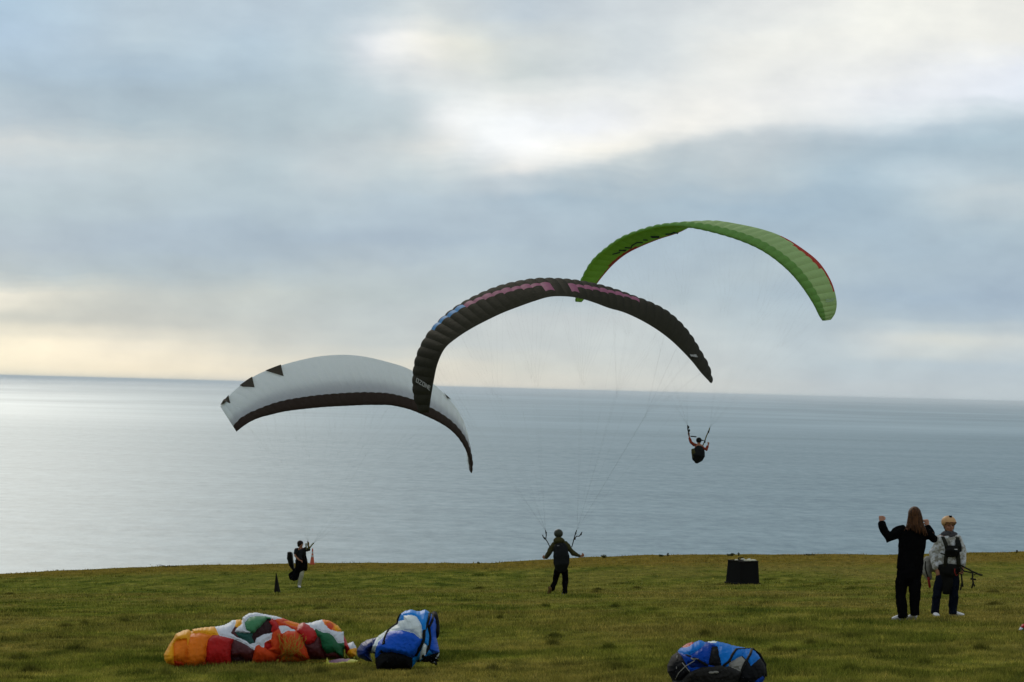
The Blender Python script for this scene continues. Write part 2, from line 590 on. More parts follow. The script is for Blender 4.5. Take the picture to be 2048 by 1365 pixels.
soil, t, p = new_mat('turf_soil')
geo = t.node('ShaderNodeNewGeometry').outputs['Position']
col, c6 = turf_color(t, geo)
dark = t.mix(0.35, col, (0.030, 0.032, 0.010, 1))
t.l.new(dark, p.inputs['Base Color'])
p.inputs['Roughness'].default_value = 0.95
p.inputs['Specular IOR Level'].default_value = 0.0
bb = t.node('ShaderNodeBump'); bb.inputs['Strength'].default_value = 0.8; bb.inputs['Distance'].default_value = 0.06
t.l.new(t.noise(geo, 9.0, 6, 0.65), bb.inputs['Height'])
t.l.new(bb.outputs[0], p.inputs['Normal'])
g_ob = link_mesh('ground', np_mesh('ground', verts, faces, [soil]))
tag(g_ob, 'sloping turf headland ending at a cliff brink above the sea', None, None, 'structure')

# grass blades: real geometry over the whole visible turf
blade_mat, t, p = new_mat('grass_blades')
geo = t.node('ShaderNodeNewGeometry').outputs['Position']
col, c6 = turf_color(t, geo)
at_ = t.node('ShaderNodeAttribute', attribute_name='tint').outputs['Fac']
col2 = t.mix(1.0, col, t.ramp(at_, [(0.0, (0.50, 0.53, 0.50)), (0.45, (1.12, 1.10, 1.05)), (0.9, (1.45, 1.36, 1.3)), (1.0, (2.1, 1.75, 1.9))]), 'MULTIPLY')
t.l.new(col2, p.inputs['Base Color'])
p.inputs['Roughness'].default_value = 0.7
p.inputs['Specular IOR Level'].default_value = 0.0
tr = t.node('ShaderNodeBsdfTranslucent'); t.l.new(col2, tr.inputs[0])
mx = t.node('ShaderNodeMixShader'); mx.inputs[0].default_value = 0.25
t.l.new(p.outputs[0], mx.inputs[1]); t.l.new(tr.outputs[0], mx.inputs[2])
t.l.new(mx.outputs[0], t.n['Material Output'].inputs[0])


def blades(x, y, h, wd, tint, lean=0.5):
    n = len(x)
    z = ground_h(x, y) - 0.004
    a = RNG.uniform(0, 2 * np.pi, n)
    dxw = np.cos(a) * wd; dyw = np.sin(a) * wd
    b = RNG.uniform(0, 2 * np.pi, n)
    ln = RNG.uniform(0.1, lean, n) * h
    base = np.stack([x, y, z], -1)
    v0 = base + np.stack([-dxw, -dyw, 0 * x], -1)
    v1 = base + np.stack([dxw, dyw, 0 * x], -1)
    v2 = base + np.stack([np.cos(b) * ln, np.sin(b) * ln, h], -1)
    return np.stack([v0, v1, v2], 1).reshape(-1, 3), np.repeat(tint, 3)


V = []; TT = []
N = 520000
# distance drawn so that blades stay about evenly dense on the receding slope
s = RNG.uniform(0, 1, N)
y = 15.0 / (1 - s * (1 - 15.0 / 118.0))
u = RNG.uniform(-0.262, 0.262, N)
x = u * y
ok = y < edge_y(x) + 1.2
x = x[ok]; y = y[ok]
cl = fbm(x * 1.1, y * 0.8, 91, 4)
short = fbm(x * 0.22, y * 0.22, 71, 2)
h = (0.024 + 0.020 * RNG.uniform(0, 1, len(x))) * (0.8 + 1.6 * np.clip(cl + 0.15, 0, 1)) * (1 + 0.5 * short) * (1 + y / 400)
h *= 1 + 0.35 * smooth01((y - 101) / 8)
wd = 0.0016 + 0.00016 * y
tint = np.clip(0.45 + 0.22 * RNG.standard_normal(len(x)) - 0.45 * cl, 0, 0.95)
tint = np.where(RNG.uniform(0, 1, len(x)) < 0.012, 1.0, tint)
a_, b_ = blades(x, y, h, wd, tint, 0.9)
V.append(a_); TT.append(b_)
# coarse dark tussocks
tuss = [(150, 1303, 26), (1217, 1300, 16), (1222, 1338, 34), (1240, 1341, 26), (960, 1178, 12), (332, 1352, 14), (170, 1250, 8), (130, 1255, 16), (640, 1219, 16),
        (940, 1319, 18), (985, 1345, 16), (1340, 1343, 18), (1412, 1272, 16), (1555, 1305, 20), (1585, 1308, 16), (1110, 1276, 14), (1105, 1290, 18), (1195, 1181, 10),
        (1275, 1178, 10), (1192, 1186, 9), (1620, 1290, 14), (40, 1320, 26), (1000, 1240, 8), (1750, 1310, 16), (1850, 1330, 24), (1960, 1300, 18), (1700, 1345, 30), (60, 1345, 22),
        (700, 1250, 10), (250, 1245, 14), (20, 1190, 10), (1640, 1170, 8), (1700, 1180, 10), (1985, 1185, 12), (1990, 1210, 16), (1230, 1215, 10), (1090, 1215, 12), (640, 1350, 22)]
for px0, py0, wpx in tuss:
    c0 = place(px0, py0)
    rw = wpx * c0.y / FPX * 0.9
    n = int(220 + 60 * rw * 10)
    q = RNG.standard_normal((n, 2))
    xx = c0.x + q[:, 0] * rw * 0.6; yy = c0.y + q[:, 1] * max(rw, .12) * 0.55
    rr = np.exp(-(q ** 2).sum(1) * 0.35)
    hh = (0.03 + 0.085 * RNG.uniform(0.4, 1, n)) * (0.35 + 0.65 * rr)
    a_, b_ = blades(xx, yy, hh, 0.0022 + 0.00012 * c0.y, np.clip(0.10 + 0.12 * RNG.standard_normal(n), 0, .5), 0.7)
    V.append(a_); TT.append(b_)
ns = 430
s = RNG.uniform(0, 1, ns)
yc = 16.0 / (1 - s * (1 - 16.0 / 100.0)); xc = RNG.uniform(-0.25, 0.25, ns) * yc
for x0, y0 in zip(xc, yc):
    n = RNG.integers(50, 190)
    q = RNG.standard_normal((n, 2)); sz = RNG.uniform(0.03, 0.14) * (0.6 + y0 / 50)
    a_, b_ = blades(x0 + q[:, 0] * sz * 1.5, y0 + q[:, 1] * sz * 1.1, RNG.uniform(0.025, 0.075, n) * (0.7 + y0 / 110), 0.002 + 0.00013 * y0,
                    np.clip(RNG.uniform(0.0, 0.4) + 0.12 * RNG.standard_normal(n), 0, .7), 0.8)
    V.append(a_); TT.append(b_)
V = np.concatenate(V); TT = np.concatenate(TT)
me = np_mesh('grass', V, np.arange(len(V)).reshape(-1, 3), [blade_mat], smooth=False)
at2 = me.attributes.new('tint', 'FLOAT', 'POINT'); at2.data.foreach_set('value', TT.astype(np.float32))
gr = link_mesh('grass', me)
tag(gr, 'short tussocky grass with darker tufts covering the headland', 'grass', None, 'stuff')

# ------------------------------------------------------------------ sea
sea, t, p = new_mat('sea_water')
geo = t.node('ShaderNodeNewGeometry').outputs['Position']
sx, sy, sz = t.sep(geo)[0:3]
inv = t.math('DIVIDE', 1000.0, t.math('MAXIMUM', sy, 300.0))       # streak width keeps pace with distance classes
st1 = t.noise(t.xyz(t.math('MULTIPLY', sx, 0.00022), t.math('MULTIPLY', t.math('LOGARITHM', t.math('MAXIMUM', sy, 300.0), 2.718), 2.4), 0.0), 1.0, 5, 0.6)
st2 = t.noise(t.xyz(t.math('MULTIPLY', sx, 0.0011), t.math('MULTIPLY', t.math('LOGARITHM', t.math('MAXIMUM', sy, 300.0), 2.718), 16.0), 5.0), 1.0, 3, 0.5)
rip = t.noise(t.xyz(sx, t.math('MULTIPLY', sy, 0.6), 0.0), 0.05, 8, 0.8)
st3 = t.noise(t.xyz(t.math('MULTIPLY', sx, 0.008), t.math('MULTIPLY', t.math('LOGARITHM', t.math('MAXIMUM', sy, 300.0), 2.718), 95.0), 9.0), 1.0, 4, 0.7)
slick = t.math('ADD', t.math('MULTIPLY', t.mr(st1, 0.40, 0.66), 0.75), t.math('MULTIPLY', t.mr(st2, 0.3, 0.7), 0.25))
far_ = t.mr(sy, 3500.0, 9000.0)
p.inputs['Base Color'].default_value = (0.030, 0.062, 0.085, 1)
rough = t.math('SUBTRACT', 0.50, t.math('MULTIPLY', t.math('MULTIPLY', slick, far_), 0.15))
t.l.new(rough, p.inputs['Roughness'])
p.inputs['IOR'].default_value = 1.33
p.inputs['Specular IOR Level'].default_value = 0.34
hh = t.math('ADD', t.math('MULTIPLY', st2, 0.25), t.math('MULTIPLY', rip, 0.95))
basec = t.ramp(hh, [(0.46, (0.070, 0.155, 0.195)), (0.74, (0.205, 0.310, 0.350))])
basec = t.mix(t.math('MULTIPLY', slick, far_), basec, (0.17, 0.30, 0.35, 1))  # far slicks: pale sky reflection put into the base colour too
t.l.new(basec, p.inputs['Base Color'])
sw = t.noise(t.xyz(sx, sy, 4.0), 0.05, 5, 0.6)
bb = t.node('ShaderNodeBump'); bb.inputs['Strength'].default_value = 0.3; bb.inputs['Distance'].default_value = 1.5
t.l.new(sw, bb.inputs['Height'])
t.l.new(bb.outputs[0], p.inputs['Normal'])
S = 420000.0
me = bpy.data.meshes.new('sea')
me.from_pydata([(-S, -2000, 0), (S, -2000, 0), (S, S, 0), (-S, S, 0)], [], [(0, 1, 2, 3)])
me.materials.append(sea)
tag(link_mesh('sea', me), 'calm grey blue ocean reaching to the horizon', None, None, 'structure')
# ------------------------------------------------------------------ paragliders
def proj_arr(P):
    """(n,3) world -> pixel coordinates, only used to find where a mark lies on the cloth"""
    d = P - np.array(CAM)
    f = d @ np.array(F_); a = d @ np.array(R_); b = d @ np.array(U_)
    return 1024 + FPX * a / f, 682.5 - FPX * b / f


class Wing:
    def __init__(s, le, te, t_knots, y0, yaw, dchord, thick, chord_depth_tip=0.45, lower_frac=0.22, bow=0.0):
        k = np.linspace(0, 1, len(le)) if t_knots is None else np.array(t_knots)
        tt = np.linspace(0, 1, 241)
        def sm(a):
            a = np.array(a, float)
            # arclength-free smooth interpolation (Catmull-Rom) of the knots
            out = []
            for t in tt:
                i = int(np.clip(np.searchsorted(k, t, side='right') - 1, 0, len(k) - 2))
                f = (t - k[i]) / (k[i + 1] - k[i])
                p0 = a[max(i - 1, 0)]; p1 = a[i]; p2 = a[i + 1]; p3 = a[min(i + 2, len(a) - 1)]
                out.append(0.5 * ((2 * p1) + (-p0 + p2) * f + (2 * p0 - 5 * p1 + 4 * p2 - p3) * f * f + (-p0 + 3 * p1 - 3 * p2 + p3) * f ** 3))
            return np.array(out)
        L = sm(le); T = sm(te)
        xc = L[120][0]
        taper = chord_depth_tip + (1 - chord_depth_tip) * np.sqrt(np.clip(1 - (2 * tt - 1) ** 4, 0, 1))
        s.LE = []; s.TE = []
        for i, t in enumerate(tt):
            yl = y0 + yaw * (L[i][0] - xc) / FPX * y0 + dchord * taper[i] * 0.5 + bow * (2 * t - 1) ** 2
            yt = y0 + yaw * (L[i][0] - xc) / FPX * y0 - dchord * taper[i] * 0.5 + bow * (2 * t - 1) ** 2
            s.LE.append(at(L[i][0], L[i][1], yl)); s.TE.append(at(T[i][0], T[i][1], yt))
        s.LE = np.array(s.LE); s.TE = np.array(s.TE)
        C = s.TE - s.LE
        tang = np.gradient((s.LE + s.TE) / 2, axis=0)
        N = np.cross(C, tang)
        N /= np.linalg.norm(N, axis=1)[:, None]
        cen = ((s.LE + s.TE) / 2).mean(0) - np.array([0, 0, 2.0])
        sg = np.sign(((s.LE + s.TE) / 2 - cen) @ np.array([0, 0, 1.0]))
        # outward = away from the centre of the arc
        out = (s.LE + s.TE) / 2 - cen
        flip = np.sign((N * out).sum(1))
        # keep the sign continuous from the crown outwards
        f0 = flip[120]
        N = N * f0
        s.N = N
        s.tt = tt
        s.thick = thick; s.lf = lower_frac
        s.clen = np.linalg.norm(C, axis=1)

    def at_t(s, t):
        t = np.clip(t, 0, 1) * 240
        i = np.minimum(np.floor(t).astype(int), 239); f = (t - i)[..., None]
        g = lambda A: A[i] * (1 - f) + A[i + 1] * f
        N = g(s.N); N = N / np.linalg.norm(N, axis=-1)[..., None]
        c0 = s.clen[i] * (1 - f[..., 0]) + s.clen[i + 1] * f[..., 0]
        return g(s.LE), g(s.TE), N, c0

    def P(s, t, c, up, off=0.0):
        """t span 0..1, c chord 0..1 from the nose, up: +1 top cloth, -1 bottom cloth"""
        t = np.asarray(t, float); c = np.asarray(c, float)
        le, te, N, cl = s.at_t(t)
        yt = 5 * (0.2969 * np.sqrt(np.clip(c, 0, 1)) - 0.1260 * c - 0.3516 * c ** 2 + 0.2843 * c ** 3 - 0.1036 * c ** 4)
        tip = np.sqrt(np.clip(1 - np.abs(2 * t - 1) ** 9, 0.03, 1))
        frac = np.where(np.asarray(up) > 0, 1.0 - s.lf, -s.lf)
        h = yt * s.thick * cl * tip * frac
        return le + (te - le) * c[..., None] + N * (h + np.where(np.asarray(up) > 0, off, -off))[..., None]

    def find(s, px, py, up):
        """(t,c) on the given cloth under the sight line px,py"""
        if not hasattr(s, '_g'): s._g = {}
        if up not in s._g:
            T, C = np.meshgrid(np.linspace(0, 1, 900), np.linspace(0.0, 1, 90), indexing='ij')
            a, b = proj_arr(s.P(T, C, up).reshape(-1, 3))
            s._g[up] = (T.ravel(), C.ravel(), a, b)
        T, C, a, b = s._g[up]
        i = np.argsort((a - px) ** 2 + (b - py) ** 2)[:4]
        w_ = 1 / (((a[i] - px) ** 2 + (b[i] - py) ** 2) + 1e-3)
        return float((T[i] * w_).sum() / w_.sum()), float((C[i] * w_).sum() / w_.sum())


def build_cells(wg, root, n, colour_fn, mats, puff=0.09, ns=4, nc=11):
    """every cell of the canopy is a piece of cloth of its own, ballooned between its two ribs"""
    cs = 0.5 * (1 - np.cos(np.linspace(0, np.pi, nc)))
    loop = [(c, 1) for c in cs[::-1]] + [(c, -1) for c in cs[1:]]
    o0 = np.array(parent_origin(root))
    for i in range(n):
        t0, t1 = i / n, (i + 1) / n
        ts = np.linspace(t0, t1, ns + 1)
        bulge = np.sin(np.pi * np.linspace(0, 1, ns + 1)) ** 0.8
        width = np.linalg.norm(wg.at_t(np.array([t1]))[0] - wg.at_t(np.array([t0]))[0])
        vs = []
        for t, b in zip(ts, bulge):
            for c, up in loop:
                env = min(1, c * 12 + 0.25) * min(1, (1 - c) * 4.5)
                vs.append(wg.P(np.array(t), np.array(c), up, puff * min(width, 0.4) * b * env * (1 if up > 0 else 0.6)) - o0)
        L = len(loop)
        fs = []; ms = []
        for a in range(ns):
            for j in range(L - 1):
                fs.append((a * L + j, (a + 1) * L + j, (a + 1) * L + j + 1, a * L + j + 1))
                c = 0.5 * (loop[j][0] + loop[j + 1][0]); up = 1 if j < nc - 1 else -1
                ms.append(colour_fn((i + 0.5) / n, c, up, i))
        if i == 0: fs.append(tuple(range(L))); ms.append(ms[0])
        if i == n - 1: fs.append(tuple(ns * L + j for j in range(L - 1, -1, -1))); ms.append(ms[-1])
        me = bpy.data.meshes.new('cell')
        me.from_pydata([tuple(v) for v in vs], [], fs)
        for mm in mats: me.materials.append(mm)
        me.polygons.foreach_set('material_index', ms)
        me.polygons.foreach_set('use_smooth', [True] * len(fs))
        link_mesh('cell', me, root)


def patch(wg, root, name, polys, up, mat, off=0.035, sub=7, label=None):
    """flat print sewn or painted on the cloth: px quads mapped to the cloth surface"""
    mb = MB()
    for q in polys:
        tc_ = [wg.find(x, y, up) for x, y in q]
        vs = []
        for a in range(sub + 1):
            for b in range(sub + 1):
                u_, v_ = a / sub, b / sub
                w4 = ((1 - u_) * (1 - v_), u_ * (1 - v_), u_ * v_, (1 - u_) * v_)
                t_ = sum(k * p[0] for k, p in zip(w4, tc_)); c_ = sum(k * p[1] for k, p in zip(w4, tc_))
                vs.append(wg.P(np.array(t_), np.array(c_), up, off))
        fs = [(a * (sub + 1) + b, a * (sub + 1) + b + 1, (a + 1) * (sub + 1) + b + 1, (a + 1) * (sub + 1) + b) for a in range(sub) for b in range(sub)]
        mb.add(vs, fs)
    o = mb.build(name, mat, root)
    if label: o['label'] = label
    return o


def tube_lines(pairs, r, name, mat, root, n=3):
    mb = MB()
    for a, b in pairs:
        a = Vector(a); b = Vector(b)
        t = (b - a).normalized()
        s_ = t.cross(Vector((0, 1, 0.01))).normalized(); o_ = t.cross(s_)
        vs = [p + (s_ * math.cos(k * 2 * math.pi / n) + o_ * math.sin(k * 2 * math.pi / n)) * r for p in (a, b) for k in range(n)]
        mb.add(vs, [(k, (k + 1) % n, n + (k + 1) % n, n + k) for k in range(n)])
    o = mb.build(name, mat, root)
    o['kind'] = 'stuff'
    return o


def rig(wg, root, left, right, mat, r=0.00055, rows=(0.1, 0.42, 0.72), ncasc=9):
    """suspension lines: cloth points gather in cascades, cascades run to the two risers"""
    pairs = []
    for side, hub in ((0, left), (1, right)):
        for row in rows:
            for g in range(3):
                t0 = (0.04 + g * 0.155, 0.04 + (g + 1) * 0.155)
                tt = np.linspace(t0[0], t0[1], 4)
                if side: tt = 1 - tt
                pts = [Vector(wg.P(np.array(t_), np.array(row), -1)) for t_ in tt]
                mean = sum(pts, Vector()) / len(pts)
                node = mean.lerp(Vector(hub), 0.38)
                for q in pts: pairs.append((q, node))
                pairs.append((node, hub))
        for t_ in (0.03, 0.12, 0.22, 0.34):
            tv = 1 - t_ if side else t_
            pairs.append((Vector(wg.P(np.array(tv), np.array(0.98), -1)), Vector(hub)))
    tube_lines(pairs, r, 'suspension_lines', mat, root)


M_black = cloth('black_sailcloth', (0.024, 0.022, 0.012), 0.75, 0.10, spec=0.03, bscale=9, bump=0.35)
M_pink = cloth('pink_sailcloth', (0.33, 0.10, 0.17), 0.6, 0.25, bscale=9, bump=0.25)
M_blue = cloth('blue_sailcloth', (0.05, 0.26, 0.55), 0.6, 0.25, bscale=9, bump=0.25)
M_white = cloth('white_sailcloth', (0.88, 0.92, 0.94), 0.6, 0.68, var=0.05, bscale=7, bump=0.15)
M_nose = cloth('brown_black_sailcloth', (0.030, 0.020, 0.014), 0.8, 0.06, bscale=9, spec=0.1)
M_mark = cloth('dark_triangle_cloth', (0.045, 0.037, 0.025), 0.7, 0.0, bscale=9)
M_green = cloth('green_sailcloth', (0.41, 0.56, 0.23), 0.65, 0.36, var=0.10, bscale=6, bump=0.2)
M_green2 = cloth('yellow_green_sailcloth', (0.27, 0.50, 0.06), 0.65, 0.42, var=0.10, bscale=6, bump=0.2)
M_red = cloth('red_sailcloth', (0.50, 0.045, 0.018), 0.6, 0.35, bscale=6)
M_ink = cloth('black_print', (0.006, 0.006, 0.005), 0.7)
M_logo = cloth('pale_print', (0.30, 0.30, 0.27), 0.6)
M_line = cloth('line_sheath', (0.10, 0.09, 0.06), 0.7)
M_web = cloth('dark_webbing', (0.016, 0.016, 0.010), 0.7)
M_webY = cloth('olive_webbing', (0.13, 0.12, 0.035), 0.7)

# --- black canopy of the runner in the middle, seen from behind and slightly above its cloth
bo = [(840, 826), (832, 810), (826, 775), (827.5, 736), (835, 705), (849, 677), (870, 647), (900, 617), (941, 591), (990, 569.5), (1038, 557.5), (1084, 553.5), (1129, 556), (1171, 561.5), (1206, 570), (1245, 585), (1283, 601), (1321, 617), (1348, 637), (1374, 665), (1396, 701), (1415, 733), (1425, 755), (1424, 766)]
bi = [(858, 826), (861, 807), (863, 786), (869.5, 752), (877, 721), (893, 692), (929, 665), (968, 644), (1006, 626), (1045, 611), (1080, 599), (1109, 592), (1141, 594), (1174, 600), (1212, 615), (1251, 626), (1283, 641), (1315, 660), (1348, 686), (1377, 715), (1399, 741), (1413, 763), (1418, 765), (1422, 767)]


def resample(p, n, a0=0, a1=1):
    p = np.array(p, float)
    d = np.concatenate([[0], np.cumsum(np.linalg.norm(np.diff(p, axis=0), axis=1))])
    q = np.linspace(a0, a1, n) * d[-1]
    return np.stack([np.interp(q, d, p[:, 0]), np.interp(q, d, p[:, 1])], 1)


def frac_of(p, pt):
    p = np.array(p, float)
    r = resample(p, 2001)
    return int(np.argmin(((r - np.array(pt)) ** 2).sum(1))) / 2000


def pair_curve(p, centre, n):
    """n points along p, the middle one at `centre`"""
    f = frac_of(p, centre)
    h = n // 2
    fr = np.concatenate([np.linspace(0, f, h + 1), np.linspace(f, 1, n - h)[1:]])
    q = np.array(p, float)
    d = np.concatenate([[0], np.cumsum(np.linalg.norm(np.diff(q, axis=0), axis=1))])
    return np.stack([np.interp(fr * d[-1], d, q[:, 0]), np.interp(fr * d[-1], d, q[:, 1])], 1)


ole = pair_curve(bo, (1098, 554), 25)
ote = pair_curve(bi, (1134, 593), 25)
# the silhouette on top is the hump of the aerofoil, the nose itself lies a little lower
toward = (ote - ole)
sag = np.interp(np.linspace(0, 1, 25), [0, .1, .5, .6, .75, .95, 1], [0, .05, .20, .16, .02, 0, 0])
ole = ole + toward * sag[:, None]
wB = Wing(ole, ote, None, 65.0, 0.12, 2.1, 0.155, bow=0.3)
rootB = empty('paraglider', at(1118, 1090, 65.0), 'black paraglider canopy with pink and blue stripe, held up over the runner in olive jacket', 'paraglider', 'paragliders in the air')


def colB(t, c, up, i):
    if up < 0: return 0
    k = abs(i - 22.5)
    lo = 0.50 - 0.030 * k
    if k > 1 and lo < c < lo + 0.15:
        if k < 9.6: return 1
        if k < 14 and i < 22: return 2
    if 0.62 < c < 0.80 and 1 < k < 2: return 1
    return 0


build_cells(wB, rootB, 46, colB, [M_black, M_pink, M_blue], puff=0.11, nc=27)


def strokes_quads(strokes, w_):
    out = []
    for a, b in strokes:
        a = np.array(a, float); b = np.array(b, float)
        d = (b - a) / max(np.linalg.norm(b - a), 1e-6); nn = np.array([-d[1], d[0]]) * w_ / 2
        a = a - d * w_ * 0.3; b = b + d * w_ * 0.3
        out.append([tuple(a + nn), tuple(b + nn), tuple(b - nn), tuple(a - nn)])
    return out


GL = {'O': [((0.1, 0), (.9, 0)), ((.9, 0), (.9, 1)), ((.9, 1), (.1, 1)), ((.1, 1), (.1, 0))],
      'Z': [((0, 0), (1, 0)), ((1, 0), (0, 1)), ((0, 1), (1, 1))],
      'N': [((0.05, 1), (0.05, 0)), ((0.05, 0), (.95, 1)), ((.95, 1), (.95, 0))],
      'E': [((1, 0), (0, 0)), ((0, 0), (0, 1)), ((0, 1), (1, 1)), ((0, .5), (.8, .5))]}


def word(txt, p0, ux, uy, gap=0.25):
    """strokes of txt: ux = advance of one letter cell, uy = letter height vector, pixels"""
    out = []
    p = np.array(p0, float); ux = np.array(ux, float); uy = np.array(uy, float)
    for ch in txt:
        for a, b in GL[ch]:
            out.append((p + ux * a[0] + uy * a[1], p + ux * b[0] + uy * b[1]))
        p = p + ux * (1 + gap)
    return out


patch(wB, rootB, 'lettering', strokes_quads(word('OZONE', (837.5, 757), (4.6, 2.7), (-1.2, 7.2), 0.34), 1.7), 1, M_logo, 0.06, 2)
patch(wB, rootB, 'lettering', strokes_quads(word('NE', (1377, 712), (4.8, 0.3), (2.2, 3.6), 0.5), 1.7), 1, M_logo, 0.06, 2)

# --- green canopy flying further out
gl = [(1151, 604), (1154, 588), (1166, 556), (1185, 524), (1211, 500), (1243, 478), (1282, 463), (1322, 453.5), (1362, 453), (1400, 459), (1440, 469), (1478, 481), (1515, 497), (1548, 518), (1580, 546), (1605, 576), (1626, 608), (1638, 632), (1645, 642)]
gt = [(1163, 605), (1182, 584), (1203, 556), (1226, 530), (1252, 509), (1281, 494), (1318, 479), (1355, 467), (1392, 450), (1432, 442.5), (1480, 449), (1528, 460), (1568, 475), (1604, 497), (1638, 525), (1662, 562), (1673, 600), (1671, 625), (1662, 640)]
wG = Wing(gl, gt, None, 92.0, -0.05, -2.2, 0.15, bow=0.4, chord_depth_tip=0.5)
rootG = empty('paraglider', at(1397, 895, 95.0), 'bright green paraglider canopy with red trailing edge, flying above the sea with seated pilot', 'paraglider', 'paragliders in the air')


def colG(t, c, up, i):
    if up > 0:
        if c > 0.80 and 0.71 < t < 0.80: return 1
        if c > 0.90 and 0.67 < t < 0.86: return 1
        if c < 0.24: return 3
        return 0
    if c > 0.74 and 0.15 < t < 0.28: return 1
    if c > 0.86 and 0.08 < t < 0.40: return 1
    return 2


build_cells(wG, rootG, 44, colG, [M_green, M_red, M_green2, cloth('deep_green_sailcloth', (0.18, 0.36, 0.085), 0.65, 0.36)], puff=0.13)
marks = [[((1224, 507), (1238, 503.5))], [((1237, 500), (1251, 498.5)), ((1238, 498.5), (1249, 500.5))],
         [((1249, 493.5), (1261, 494.5)), ((1261, 494), (1263, 489)), ((1263, 489.5), (1273, 483.5)), ((1273, 483.5), (1284, 483.5))],
         [((1286, 478), (1294, 478.5))], [((1301, 471.5), (1317, 471.5)), ((1303, 473), (1317, 473))],
         [((1331, 466.5), (1342, 466)), ((1342, 465.5), (1347, 463)), ((1347, 463), (1355, 465))]]
for mk in marks:
    patch(wG, rootG, 'lettering', strokes_quads(mk, 2.5), -1, M_ink, 0.05, 3)
patch(wG, rootG, 'lettering', strokes_quads([((1649, 601), (1656, 600)), ((1659, 600), (1668, 598)), ((1650, 604.5), (1664, 602.5))], 2.0), 1, cloth('faded_print', (0.28, 0.40, 0.22), 0.6), 0.06, 3)

# --- white canopy furthest left
wu = [(463.8, 859.5), (450, 838), (441, 812), (458, 791), (480, 772), (504.8, 754), (529, 743), (562, 731), (597.7, 721.4), (633, 714), (666, 710.5), (699, 710), (734.5, 714), (770, 723), (803, 732), (830, 744.7), (857.5, 761), (885, 784), (906.7, 807.6), (926, 837), (934, 863), (936, 890), (932, 915), (938, 940)]
wl = [(473, 864), (486, 850), (512, 833), (546, 820), (585, 812), (640, 804), (694, 799), (743, 795), (779, 796), (812, 803), (845, 816), (872, 829), (897, 846), (919, 868), (933, 892), (941, 918), (944, 934), (943, 947)]
teW = pair_curve(wu, (722, 712), 25)
leW = pair_curve(wl, (752, 795), 25)
dW = leW - teW; dW /= np.linalg.norm(dW, axis=1)[:, None]
leW += dW * np.interp(np.linspace(0, 1, 25), [0, .12, .5, .7, .9, 1], [0, 9, 16, 13, 5, 0])[:, None]
teW[0] = (441, 814); teW[1] = (449, 800)
wW = Wing(leW, teW, None, 88.0, 0.10, -1.75, 0.20, lower_frac=0.42, bow=-0.3, chord_depth_tip=0.6)
rootW = empty('paraglider', at(602, 1100, 86.0), 'white paraglider canopy with dark leading edge and dark triangle marks, flown by the leftmost runner', 'paraglider', 'paragliders in the air')


def colW(t, c, up, i):
    if up > 0: return 1 if c < 0.20 else 0
    return 1 if c < 0.42 else 0


build_cells(wW, rootW, 40, colW, [M_white, M_nose], puff=0.10, nc=15)
for tri in ([(531, 743.5), (562, 731.5), (568, 755), (545, 748)], [(480, 773), (505, 755.5), (510, 777), (487, 776)], [(442, 812), (458, 792), (462, 808), (450, 809)],
            [(886, 787), (889.5, 791), (901, 800), (893, 799)], [(919, 820), (922, 828), (930, 840), (924, 836)], [(941, 868), (942, 870), (943.5, 877), (942, 874)]):
    patch(wW, rootW, 'triangle_mark', [tri], 1, M_mark, 0.05, 5)
# ------------------------------------------------------------------ people
M_skin = cloth('skin', (0.36, 0.17, 0.10), 0.55, var=0.08, bump=0.03, spec=0.35)
M_skin2 = cloth('tanned_skin', (0.30, 0.13, 0.07), 0.55, var=0.08, bump=0.03, spec=0.35)
M_hair = cloth('auburn_hair', (0.11, 0.036, 0.010), 0.5, var=0.5, scale=30, bump=0.8, bscale=60, spec=0.12)
M_dhair = cloth('dark_hair', (0.02, 0.013, 0.010), 0.55, var=0.4, scale=30, bump=0.6, bscale=60)
M_bjack = cloth('black_jacket', (0.004, 0.004, 0.0042), 0.9, bump=0.4, bscale=12, spec=0.0)
M_btrou = cloth('black_trousers', (0.004, 0.004, 0.0045), 0.9, bump=0.4, bscale=12, spec=0.0)
M_navy = cloth('navy_jeans', (0.005, 0.007, 0.013), 0.9, bump=0.4, bscale=12, spec=0.03)
M_shoe = cloth('white_trainer', (0.62, 0.61, 0.60), 0.6, var=0.12, bump=0.1)
M_sole = cloth('shoe_sole', (0.35, 0.33, 0.30), 0.8)
M_olive = cloth('olive_jacket', (0.050, 0.046, 0.018), 0.9, var=0.15, bump=0.4, bscale=12, spec=0.03)
M_pack = cloth('grey_black_harness', (0.011, 0.012, 0.012), 0.8, bump=0.3, bscale=10, spec=0.05)
M_helm = plastic('dark_helmet_shell', (0.040, 0.044, 0.030), 0.5, spec=0.1)
M_ohelm = plastic('amber_helmet_shell', (0.50, 0.29, 0.13), 0.5, spec=0.08)
M_khaki = cloth('pale_khaki_cloth', (0.33, 0.32, 0.23), 0.8, bump=0.3, bscale=12)
M_dtee = cloth('charcoal_tee', (0.016, 0.018, 0.021), 0.85, bump=0.3, bscale=12, spec=0.02)
M_redj = cloth('red_jacket', (0.22, 0.035, 0.014), 0.8, bump=0.3, bscale=12)
M_grey = cloth('grey_gaiter', (0.06, 0.058, 0.062), 0.85, bump=0.4, bscale=14)
M_pale = cloth('pale_grey_harness', (0.22, 0.21, 0.18), 0.75, var=0.2, bump=0.3, bscale=10)
M_brown = cloth('brown_shoe', (0.11, 0.065, 0.022), 0.7)
M_eye = plastic('eye', (0.02, 0.015, 0.012), 0.2)
M_lip = cloth('lips', (0.25, 0.09, 0.06), 0.5)
M_wht = plastic('white_tag', (0.6, 0.6, 0.6), 0.5)
M_redw = cloth('red_webbing', (0.20, 0.02, 0.015), 0.7)
M_camo, t, p = new_mat('grey_camouflage_jacket')
oc = t.node('ShaderNodeTexCoord').outputs['Object']
